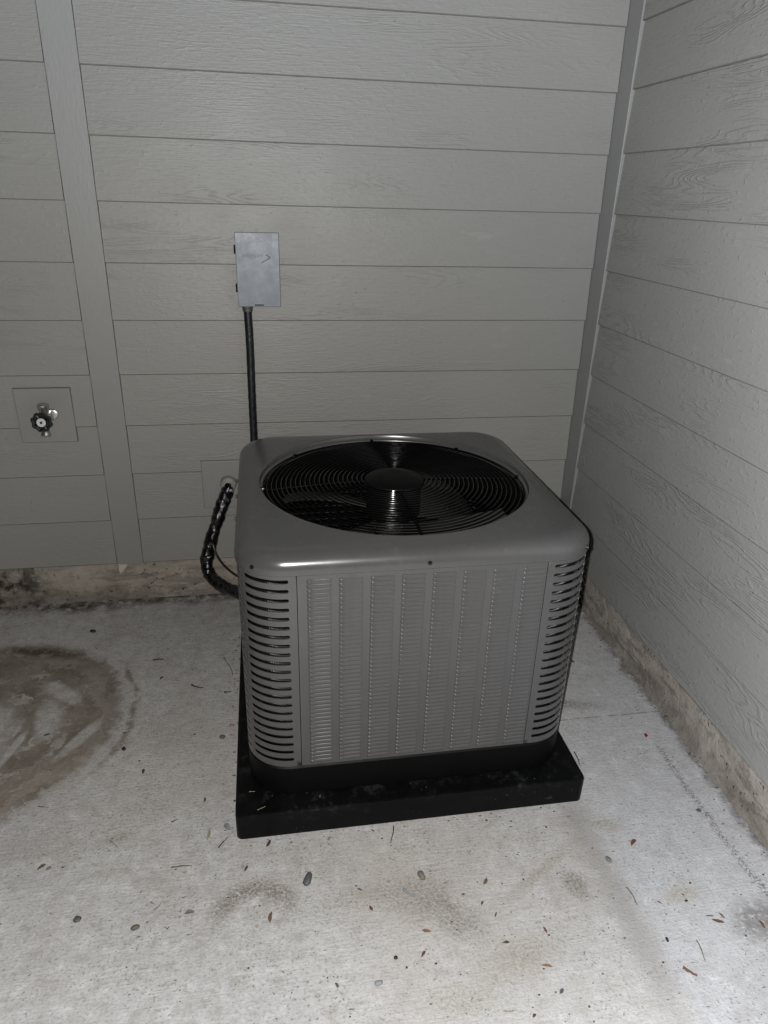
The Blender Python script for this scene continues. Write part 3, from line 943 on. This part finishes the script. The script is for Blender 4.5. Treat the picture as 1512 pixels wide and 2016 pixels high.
mk('taped_sleeve', *tube_data(catmull(P, 14), wrap, 22), M['tape'], ls, True, 28)
V, F = lathe_data([(0.012, -0.030), (0.026, -0.022), (0.030, -0.010), (0.031, 0.0), (0.031, 0.006)], 20, 'Y')
mk('sealant', [(x + lr.uniform(-.002, .002), y, z * 1.05 + 0.010) for x, y, z in V], F, M['foam'], ls)
pts = [(-1.3165, -0.019, 0.4525), (-1.3195, -0.024, 0.446)]
V, F = tube_data([Vector(p) - Vector((-1.315, 0, 0.460)) for p in pts], lambda s, t: 0.0225 + 0.0015 * math.sin(5 * t), 20)
mk('foil_collar', V, F, M['silver'], ls)
cb = tube('control_cable', catmull([(-1.380, -0.104, 0.290), (-1.372, -0.122, 0.255), (-1.352, -0.150, 0.226), (-1.318, -0.20, 0.212), (-1.262, -0.28, 0.212), (-1.23, -0.33, 0.212)], 8), 0.0042, M['copper'], None, 8)
tag(cb, 'thin brown cable hanging beside the black taped pipe', 'cable')

# ================================================================== HOSE BIB
hb = empty('hose_bib', (-1.890, -0.006, 0.744))
tag(hb, 'metal outdoor tap with dark round handwheel on siding block', 'tap')
# oval flange
V = []; F = []
fl_n = 28
for y, k in ((0.0, 1.0), (-0.003, 1.0), (-0.0045, 0.93)):
    for i in range(fl_n):
        a = 2 * PI * i / fl_n
        V.append((0.031 * k * math.cos(a), y, 0.0215 * k * math.sin(a)))
for j in range(2):
    for i in range(fl_n):
        l = (i + 1) % fl_n
        F.append((j * fl_n + i, j * fl_n + l, (j + 1) * fl_n + l, (j + 1) * fl_n + i))
F.append(tuple(2 * fl_n + i for i in range(fl_n)))
fo = mk('flange', V, F, M['chrome'], hb, True, 40)
V, F = merge(lathe_data([(0.0135, -0.004), (0.0135, -0.030), (0.0165, -0.034), (0.0165, -0.058), (0.012, -0.062), (0.010, -0.070), (0.0115, -0.072), (0.0115, -0.080), (0.0, -0.080)], 20, 'Y'),
             tube_data(catmull([(0, -0.046, -0.004), (0, -0.050, -0.020), (0, -0.058, -0.034), (0, -0.064, -0.044)], 5), [0.0115] * 16, 14),
             tube_data([(0, -0.0645, -0.0445), (0, -0.069, -0.054)], 0.0150, 18))
mk('valve_body', V, F, M['chrome'], hb, True, 35)
V, F = merge(lathe_data([(0.0, 0.050), (0.0145, 0.050), (0.0178, 0.047), (0.0175, 0.030), (0.0135, 0.024), (0.0115, 0.010)], 20, 'Z', (0, -0.046, 0)))
mk('vacuum_breaker', V, F, M['chrome'], hb, True, 35)
# scalloped handwheel: rim ring, four arms and a hub
rim = []
nW = 64
V = []; F = []
for i in range(nW):
    a = 2 * PI * i / nW
    ro = 0.0318 + 0.0022 * math.cos(8 * a)
    for r, y in ((ro, 0.0035), (ro - 0.001, 0.0060), (ro - 0.0045, 0.0065), (ro - 0.0085, 0.0050), (ro - 0.0090, 0.0), (ro - 0.0085, -0.0045), (ro - 0.004, -0.0060), (ro - 0.001, -0.0052), (ro, -0.003)):
        V.append((r * math.cos(a), y, r * math.sin(a)))
for i in range(nW):
    j = (i + 1) % nW
    for k in range(9):
        l = (k + 1) % 9
        F.append((i * 9 + k, j * 9 + k, j * 9 + l, i * 9 + l))
for q in range(4):
    a = PI / 4 + PI / 2 * q
    o = len(V)
    v2, f2 = tube_data([(0.010 * math.cos(a), 0.0, 0.010 * math.sin(a)), (0.026 * math.cos(a), 0.0, 0.026 * math.sin(a))], 0.0052, 8)
    V += list(v2); F += [tuple(i + o for i in f_) for f_ in f2]
o = len(V)
v2, f2 = lathe_data([(0.0, -0.0055), (0.0150, -0.0055), (0.0165, -0.004), (0.0168, -0.001), (0.0255, -0.0005), (0.0255, 0.0025), (0.0, 0.0030)], 28, 'Y')
V += v2; F += [tuple(i + o for i in f_) for f_ in f2]
wh = mk('handwheel', V, F, M['wheel'], hb, True, 40)
wh.location = (0, -0.088, 0.0); wh.rotation_euler = (0, R(18), 0)
V, F = lathe_data([(0.0045, -0.0068), (0.0138, -0.0068), (0.0145, -0.0058), (0.0145, -0.0050)], 32, 'Y')
mk('indicator_disc', V, F, M['whitecap'], wh, True, 40)
V, F = lathe_data([(0.0, -0.0098), (0.0035, -0.0092), (0.0042, -0.0066)], 10, 'Y')
mk('handle_screw', V, F, M['plastic'], wh, True, 40)

# ================================================================== SMALL THINGS ON THE WALL
V = [(-1.738, -0.0015, 0.158), (-1.706, -0.0015, 0.1585), (-1.7155, -0.004, 0.142), (-1.734, -0.006, 0.121), (-1.738, -0.004, 0.132)]
V = V + [(x, y + 0.0025, z) for x, y, z in V]
F = [(0, 1, 2, 3, 4), (9, 8, 7, 6, 5)] + [(i, (i + 1) % 5, (i + 1) % 5 + 5, i + 5) for i in range(5)]
sm_ = mk('trim_shim', V, F, M['shim'], None, smooth=False)
tag(sm_, 'torn cream chip hanging below the vertical trim board', 'chip')

# ================================================================== DEBRIS
DEB = [
('pebble', 'pebble', 'round dark glossy pebble on the pale concrete at lower left', -1.6202, -1.3397, 0.0179, -0.11, 0.9, 'slate'),
('leaf', 'leaf_scrap', 'crumpled olive brown leaf scrap above the dark glossy round pebble', -1.7314, -1.1912, 0.0214, 0.72, 0.5, 'olive'),
('pebble', 'pebble', 'flat grey stone chip touching the crumpled olive leaf scrap', -1.7139, -1.1974, 0.012, 0.32, 0.7, 'greybrown'),
('pebble', 'moss_clump', 'green grey moss crumb on concrete right of the round pebble', -1.4941, -1.3779, 0.0206, 0.23, 0.6, 'moss'),
('twig', 'twig', 'straight thin brown twig lying level, front left of the pad', -1.4107, -1.2366, 0.0472, -0.23, 0.0016, 'brown'),
('twig', 'twig', 'short slanted grey twig beside a shorter crossing one, lower left', -1.4525, -1.3323, 0.0208, 1.06, 0.0012, 'greybrown'),
('twig', 'twig', 'tiny grey twig pointing at the short slanted twig, lower left', -1.4659, -1.323, 0.0143, -0.75, 0.0012, 'greybrown'),
('leaf', 'leaf_scrap', 'ragged grey leaf crumb right of the short slanted twigs', -1.3835, -1.3575, 0.0229, 0.09, 0.5, 'greybrown'),
('twig', 'twig', 'bent hair thin twig with an elbow at left of the slab', -1.5764, -1.1491, 0.0367, -0.9, 0.0009, 'brown'),
('twig', 'twig', 'small hooked black twig below the slanted twigs, lower left', -1.4254, -1.3878, 0.0074, 0.83, 0.0013, 'dark'),
('leaf', 'leaf_scrap', 'dark brown pointed leaf just in front of the pad corner', -1.2077, -1.1995, 0.0226, 1.11, 0.42, 'darkbrown'),
('leaf', 'leaf_scrap', 'small dark leaf on a thin stalk, front left of pad', -1.2612, -1.2622, 0.017, 1.15, 0.4, 'darkbrown'),
('pebble', 'stone', 'oval two tone grey stone, largest pebble in front of the pad', -1.1205, -1.3138, 0.038, 1.22, 0.5, 'slate'),
('leaf', 'leaf_scrap', 'narrow brown leaf below the arc shaped soil smear', -1.2085, -1.3936, 0.0284, 1.38, 0.3, 'brown'),
('twig', 'twig', 'slanted dark twig left of the pad corner', -1.3176, -1.1815, 0.0338, 0.96, 0.0016, 'darkbrown'),
('leaf', 'dry_straw', 'yellow green straw blade left of the pad corner', -1.3529, -1.1509, 0.0341, 1.46, 0.22, 'straw'),
('leaf', 'paint_chip', 'blue grey chip on concrete beside the left pad corner', -1.3094, -1.1356, 0.0266, -1.02, 0.6, 'blue'),
('leaf', 'leaf_scrap', 'small tan oblong scrap in front of the pad middle', -1.062, -1.2057, 0.0138, 1.03, 0.55, 'tan'),
('twig', 'twig', 'upright looking thin dark twig just in front of the pad middle', -0.9053, -1.2151, 0.0525, -1.72, 0.0013, 'dark'),
('leaf', 'leaf_scrap', 'small red brown leaf with a grey speck beside it, centre front', -0.987, -1.4049, 0.0128, -1.18, 0.6, 'rust'),
('leaf', 'leaf_scrap', 'tiny tan seed husk above the small red brown leaf', -1.0054, -1.3545, 0.0126, -0.63, 0.42, 'brown'),
('leaf', 'leaf_scrap', 'olive brown scrap near the bottom edge left of the grey chip', -1.0787, -1.5602, 0.0124, -1.17, 0.5, 'olive'),
('pebble', 'stone_chip', 'triangular pale grey stone chip near the bottom centre', -0.9951, -1.57, 0.0185, 0.15, 0.65, 'grey'),
('pebble', 'pebble', 'grey brown oval pebble inside the dark smear, centre front', -0.8582, -1.3418, 0.029, -1.31, 0.55, 'greybrown'),
('twig', 'stick', 'blue grey stubby stick beside the grey brown oval pebble', -0.8942, -1.3805, 0.0328, -0.75, 0.0035, 'blue'),
('leaf', 'leaf_scrap', 'orange brown curled leaf below the stubby grey stick', -0.8754, -1.4749, 0.0204, -0.27, 0.42, 'orange'),
('leaf', 'leaf_scrap', 'dark red brown leaf below the orange curled leaf', -0.8931, -1.5235, 0.0172, 0.84, 0.42, 'rust'),
('pebble', 'pebble', 'black angular pebble left of the dark red brown leaf', -0.9521, -1.5228, 0.0096, 0.32, 0.9, 'dark'),
('leaf', 'leaf_scrap', 'pair of joined brown leaf bits above the seeds, centre front', -0.7125, -1.3758, 0.0212, 0.9, 0.4, 'brown'),
('leaf', 'seed', 'brown seed left of the other small seeds, centre front', -0.7733, -1.4006, 0.0095, -0.0, 0.55, 'brown'),
('leaf', 'seed', 'dark seed below the joined brown leaf bits', -0.737, -1.4282, 0.0124, 0.88, 0.4, 'darkbrown'),
('leaf', 'seed', 'slim brown seed lowest of the small seeds, centre front', -0.7148, -1.4591, 0.0142, 0.99, 0.32, 'brown'),
('leaf', 'leaf_scrap', 'slim brown leaf pointing down right, below the pad right half', -0.6187, -1.5096, 0.0163, -1.38, 0.3, 'rust'),
('leaf', 'leaf_scrap', 'flat dark brown leaf above the long orange leaf', -0.7124, -1.5242, 0.0156, -0.05, 0.35, 'darkbrown'),
('leaf', 'leaf_scrap', 'long orange brown leaf lying level near the bottom right of centre', -0.644, -1.5851, 0.0225, -0.31, 0.32, 'orange'),
('leaf', 'leaf_scrap', 'dark grey leaf scrap below the long orange brown leaf', -0.6338, -1.6388, 0.0139, 0.71, 0.6, 'slate'),
('twig', 'twig', 'pale tan twig near the bottom edge, right of centre', -0.7495, -1.6591, 0.0257, -0.09, 0.0016, 'tan'),
('leaf', 'leaf_scrap', 'small dark husk at the bottom edge right of the pale twig', -0.705, -1.6744, 0.0104, 0.55, 0.5, 'darkbrown'),
('leaf', 'leaf_scrap', 'small brown pointed leaf alone on clean concrete right of pad', -0.3171, -1.3221, 0.025, 0.66, 0.42, 'rust'),
('pebble', 'pebble', 'tan oval pebble on the edge of the dark floor streak', -0.4005, -1.3606, 0.0175, -1.27, 0.65, 'greybrown'),
('twig', 'pine_needle', 'long straight dark needle beside the dark floor streak', -0.391, -1.4605, 0.0457, -1.4, 0.0014, 'slate'),
('leaf', 'leaf_scrap', 'slim brown leaf left of the little cluster of black crumbs', -0.3363, -1.4843, 0.0123, -0.85, 0.3, 'brown'),
('leaf', 'leaf_scrap', 'slender tan leaf, left one of the trio near the right edge', -0.2404, -1.532, 0.0204, -0.14, 0.22, 'orange'),
('leaf', 'leaf_scrap', 'longest toothed brown leaf, lower one of the trio by the right edge', -0.229, -1.5468, 0.0278, -0.43, 0.28, 'rust'),
('leaf', 'leaf_scrap', 'upper right brown leaf of the trio beside the black smudge', -0.2132, -1.5345, 0.0166, -1.21, 0.35, 'brown'),
('pebble', 'pebble', 'black oblong pebble on white concrete at lower right', -0.3649, -1.5696, 0.0127, -1.69, 0.5, 'dark'),
('twig', 'bark_sliver', 'knobbly red brown bark sliver at lower right', -0.3545, -1.6417, 0.0279, -0.86, 0.0032, 'rust'),
('twig', 'grass_stem', 'long pale olive grass stem above the bark sliver', -0.3057, -1.603, 0.0456, -1.62, 0.0012, 'olive'),
('leaf', 'leaf_scrap', 'rust coloured leaf on the black smudge at the right edge', -0.1362, -1.567, 0.0184, -1.51, 0.42, 'rust'),
('pebble', 'soil_crumb', 'largest black crumb of the little cluster at lower right', -0.2726, -1.4893, 0.0086, 0.05, 0.6, 'dark'),
('leaf', 'soil_crumb', 'upper slim black crumb of the little cluster at lower right', -0.2718, -1.474, 0.0066, -1.03, 0.5, 'dark'),
('leaf', 'seed', 'dark pointed seed on concrete right of the muddy stain', -1.5403, -0.916, 0.0194, 1.61, 0.42, 'darkbrown'),
('leaf', 'seed', 'red brown pointed seed nearest the left side of the pad', -1.3696, -1.0396, 0.0175, 1.53, 0.38, 'rust'),
('twig', 'twig', 'club shaped dark twig above the muddy stain edge', -1.5607, -0.406, 0.0345, 0.2, 0.0026, 'darkbrown'),
('leaf', 'leaf_scrap', 'small black scrap under the club shaped twig', -1.5402, -0.5061, 0.0187, 0.92, 0.42, 'dark'),
('twig', 'twig', 'forked grey brown twig between mud stain and pad', -1.4226, -0.5658, 0.0432, -0.52, 0.0024, 'darkbrown'),
('twig', 'twig', 'curved thin twig close to the back left of the pad', -1.3296, -0.4693, 0.1077, -1.35, 0.0014, 'darkbrown'),
('screw', 'screw', 'small black screw lying beside the left edge of the pad', -1.3251, -0.6074, 0.0215, 0.0, 0.005, 'dark'),
('pebble', 'pebble', 'olive pebble with flat sides left of the pad', -1.3347, -0.81, 0.0181, -0.54, 0.9, 'moss'),
('ring', 'rubber_band', 'tiny red looped scrap beside the left edge of the pad', -1.3104, -0.7621, 0.0142, 0.08, 0.5, 'red'),
('twig', 'twig', 'short dark twig front left of the pad, above the straw blade', -1.4403, -1.0968, 0.0174, 0.5, 0.0014, 'darkbrown'),
('pebble', 'soil_crumb', 'black soil clump behind the muddy stain near the house wall', -1.81, -0.2043, 0.0234, -0.31, 0.6, 'dark'),
('twig', 'twig', 'thin grey twig on concrete below the muddy stain', -1.7736, -1.0069, 0.0274, -0.25, 0.0014, 'brown'),
('leaf', 'leaf_scrap', 'dark grey leaf lying in the middle of the muddy stain', -1.8325, -0.7328, 0.0213, 0.21, 0.45, 'slate'),
('leaf', 'leaf_scrap', 'tiny rust leaf on the outer ring of the muddy stain', -1.6144, -0.7535, 0.0163, -0.27, 0.25, 'rust'),
('pebble', 'soil_crumb', 'black crumb directly below the outer ring of the muddy stain', -1.6064, -0.8215, 0.0164, -1.08, 0.7, 'dark'),
('leaf', 'flower_petal', 'tiny dark red petal on the concrete by the right wall', -0.0947, -0.9699, 0.0191, -1.87, 0.5, 'red'),
('twig', 'twig', 'wavy dark twig beside the right edge of the pad', -0.3389, -1.0325, 0.0542, -1.62, 0.0016, 'darkbrown'),
('pebble', 'stone', 'olive blocky stone against the foot of the right wall', 0.0096, -0.9084, 0.0252, 0.02, 0.8, 'moss'),
('leaf', 'seed', 'small brown seed near the foot of the right wall', -0.0057, -1.058, 0.0169, 0.57, 0.4, 'brown'),
('pebble', 'stone_chip', 'dark angular chip on the speckled line along the right wall', -0.0974, -1.2539, 0.0142, -0.01, 0.9, 'slate'),
('pebble', 'soil_crumb', 'dark crumb on concrete right of the louvered unit', -0.1648, -0.5923, 0.0115, -0.88, 0.6, 'dark'),
]
def leaf_obj(name, x, y, L, a, wr, mat, r):
    n, m = 8, 4
    V = []; F = []
    W = L * wr * 0.92
    bend = r.uniform(-0.18, 0.18); curl = r.uniform(0.15, 0.6); arch = r.uniform(0.05, 0.18)
    sk = r.uniform(0.35, 0.6)
    for s in (0, 1):
        for i in range(n + 1):
            t = i / n
            wd = W * 0.5 * max(0.04, math.sin(PI * min(1, t ** (0.9 if sk < .5 else 1.2))) ** 0.75) * (1 + r.uniform(-0.30, 0.25) * (s == 0))
            if s == 1: wd = ws[i]
            else:
                if i == 0: ws = []
                ws.append(wd)
            for j in range(m + 1):
                w = j / m * 2 - 1
                V.append(((t - 0.5) * L, w * wd + bend * L * (t - 0.5) ** 2 * 2, 0.0006 + arch * L * math.sin(PI * t) * 0.5 + curl * abs(w) ** 2 * wd * 0.7 - s * 0.0005))
    q = (n + 1) * (m + 1)
    for i in range(n):
        for j in range(m):
            b = i * (m + 1) + j
            F.append((b, b + m + 1, b + m + 2, b + 1)); F.append((q + b, q + b + 1, q + b + m + 2, q + b + m + 1))
    rim = [j for j in range(m + 1)] + [i * (m + 1) + m for i in range(1, n + 1)] + [n * (m + 1) + j for j in range(m - 1, -1, -1)] + [i * (m + 1) for i in range(n - 1, 0, -1)]
    for k in range(len(rim)):
        c, d = rim[k], rim[(k + 1) % len(rim)]
        F.append((c, d, q + d, q + c))
    return mk(name, V, F, mat, None, True, 50, loc=(x, y, 0.0008), rot=(r.uniform(-.12, .12), r.uniform(-.05, .05), a))
def twig_obj(name, x, y, L, a, rad, mat, r):
    n = 9
    amp = L * r.uniform(0.02, 0.10)
    ph = r.uniform(0, 6)
    pts = [((i / n - 0.5) * L, amp * math.sin(i / n * 3.4 + ph), rad + 0.0004 + 0.25 * rad * math.sin(i * 1.7)) for i in range(n + 1)]
    rr = [rad * (1.05 - 0.5 * i / n) * r.uniform(0.8, 1.2) for i in range(n + 1)]
    A = tube_data(pts, rr, 6)
    parts = [A]
    if rad > 0.0015:
        for k in range(2):
            i = r.randint(2, n - 2); p = Vector(pts[i])
            d = Vector((r.uniform(0.3, 1), r.choice((-1, 1)) * r.uniform(0.4, 1), 0.1)).normalized() * L * r.uniform(0.06, 0.14)
            parts.append(tube_data([p, p + d * 0.6, p + d], [rad * 0.7, rad * 0.5, rad * 0.25], 5))
    V, F = merge(*parts)
    return mk(name, V, F, mat, None, True, 60, loc=(x, y, 0), rot=(0, 0, a))
def pebble_obj(name, x, y, L, a, wr, mat, r):
    bm = bmesh.new(); bmesh.ops.create_icosphere(bm, subdivisions=2, radius=0.5)
    for v in bm.verts:
        k = 1 + r.uniform(-0.07, 0.07) + 0.12 * math.sin(v.co.x * 7 + x * 50) * math.cos(v.co.y * 6)
        v.co = Vector((v.co.x * L * k, v.co.y * L * wr * k, v.co.z * L * min(wr, 0.6) * 0.75 * k))
    mz = min(v.co.z for v in bm.verts)
    for v in bm.verts: v.co.z -= mz * 0.75
    me = bpy.data.meshes.new(name); bm.to_mesh(me); bm.free(); me.materials.append(mat)
    me.polygons.foreach_set('use_smooth', [True] * len(me.polygons))
    return link(name, me, None, (x, y, 0), (0, 0, a))
for i, (kind, name, label, x, y, L, a, w, col) in enumerate(DEB):
    r = random.Random(100 + i)
    mat = M['d_' + col]
    if kind == 'leaf': o = leaf_obj(name, x, y, L, a, w, mat, r)
    elif kind == 'twig': o = twig_obj(name, x, y, L, a, w, mat, r)
    elif kind == 'pebble': o = pebble_obj(name, x, y, L, a, w, mat, r)
    elif kind == 'screw':
        V, F = lathe_data([(0.0, -L / 2 - 0.001), (0.0030, -L / 2 - 0.0008), (0.0036, -L / 2 + 0.0012), (0.0018, -L / 2 + 0.0030), (0.0017, L / 2 - 0.004), (0.0, L / 2)], 12, 'X')
        o = mk(name, V, F, mat, None, loc=(x, y, 0.0036), rot=(0, 0, a))
    else:
        P = [(math.cos(t) * L * 0.5 * (1 if abs(math.cos(t)) < 0.8 else 0.92), math.sin(t) * L * 0.26, 0.0012) for t in [2 * PI * k / 20 for k in range(20)]]
        V, F = tube_data(P, 0.0009, 6, True)
        o = mk(name, V, F, mat, None, loc=(x, y, 0), rot=(0, 0, a))
    cat = {'leaf': 'leaf', 'twig': 'twig', 'pebble': 'pebble', 'screw': 'screw', 'ring': 'rubber band'}[kind]
    if name in ('seed', 'dry_straw', 'paint_chip', 'soil_crumb', 'stick', 'stone', 'stone_chip', 'moss_clump', 'pine_needle', 'bark_sliver', 'grass_stem', 'flower_petal'):
        cat = name.replace('_', ' ')
    tag(o, label, cat, 'litter scattered on the concrete slab')
# straw bits on the pad
for i, (x, y, L, a, lab) in enumerate(((-1.245, -1.102, 0.014, 0.15, 'tiny straw bit on the pad beside the left rear of the base corner'),
                                       (-1.222, -1.158, 0.022, 0.55, 'slanted straw bit on the front left corner of the black pad'),
                                       (-1.078, -1.140, 0.008, 1.2, 'tiny pale straw bit on the pad in front of the base'))):
    r = random.Random(900 + i)
    o = twig_obj('straw_bit', x, y, L, a, 0.0009, M['d_straw'], r); o.location.z = PH
    tag(o, lab, 'straw', 'straw bits on the black pad')

# crumbs of grit and soil too small and too many to count
gr_ = random.Random(42)
V = []; F = []; mi = []
def crumb(x, y, s, m):
    o = len(V); a = gr_.uniform(0, 6)
    k = gr_.uniform(0.5, 1.0)
    for q in range(4):
        t = a + q * PI / 2 + gr_.uniform(-0.4, 0.4)
        V.append((x + s * math.cos(t), y + s * k * math.sin(t), 0.0003))
    V.append((x + gr_.uniform(-.3, .3) * s, y + gr_.uniform(-.3, .3) * s, s * gr_.uniform(0.4, 0.9)))
    for q in range(4): F.append((o + q, o + (q + 1) % 4, o + 4)); mi.append(m)
for _ in range(260):
    t = gr_.random()
    if t < 0.4: x, y = -abs(gr_.gauss(0, 0.018)) + 0.006, gr_.uniform(-1.8, -0.15)
    elif t < 0.7: x, y = gr_.uniform(-2.2, -1.25), -abs(gr_.gauss(0, 0.02)) + 0.01
    elif t < 0.9: x, y = PX0 - 0.006 - abs(gr_.gauss(0, 0.02)), gr_.uniform(PY0, PY1)
    else: x, y = gr_.uniform(PX0, PX1), PY0 - 0.006 - abs(gr_.gauss(0, 0.02))
    crumb(x, y, gr_.uniform(0.0015, 0.0045), gr_.choice((0, 1, 1, 2, 3, 3)))
n = 0
while n < 1700:
    z = gr_.random()
    if z < 0.55: x, y = gr_.uniform(-2.3, 0.0), gr_.uniform(-2.0, 0.0)
    elif z < 0.75: x, y = gr_.gauss(-0.72, 0.3), gr_.gauss(-1.55, 0.22)
    elif z < 0.87: x, y = gr_.gauss(-0.03, 0.03), gr_.uniform(-1.9, -0.1)
    elif z < 0.95: x, y = gr_.uniform(-2.3, -1.2), -abs(gr_.gauss(0, 0.03))
    else: x, y = gr_.gauss(-0.2, 0.1), gr_.gauss(-1.5, 0.12)
    if x > 0.005 or y > 0.012 or y < -2.1: continue
    if PX0 - 0.004 < x < PX1 + 0.004 and PY0 - 0.004 < y < PY1 + 0.004: continue
    s = min(0.0042, gr_.lognormvariate(math.log(0.00125), 0.5))
    crumb(x, y, s, gr_.choice((0, 0, 0, 1, 1, 2, 3)))
    n += 1
grit = mk('grit', V, F, [M['d_dark'], M['d_darkbrown'], M['d_greybrown'], M['d_olive']], None, smooth=False, midx=mi, recalc=False)
tag(grit, 'fine dark grit and soil crumbs strewn over the slab', 'grit', kind='stuff')
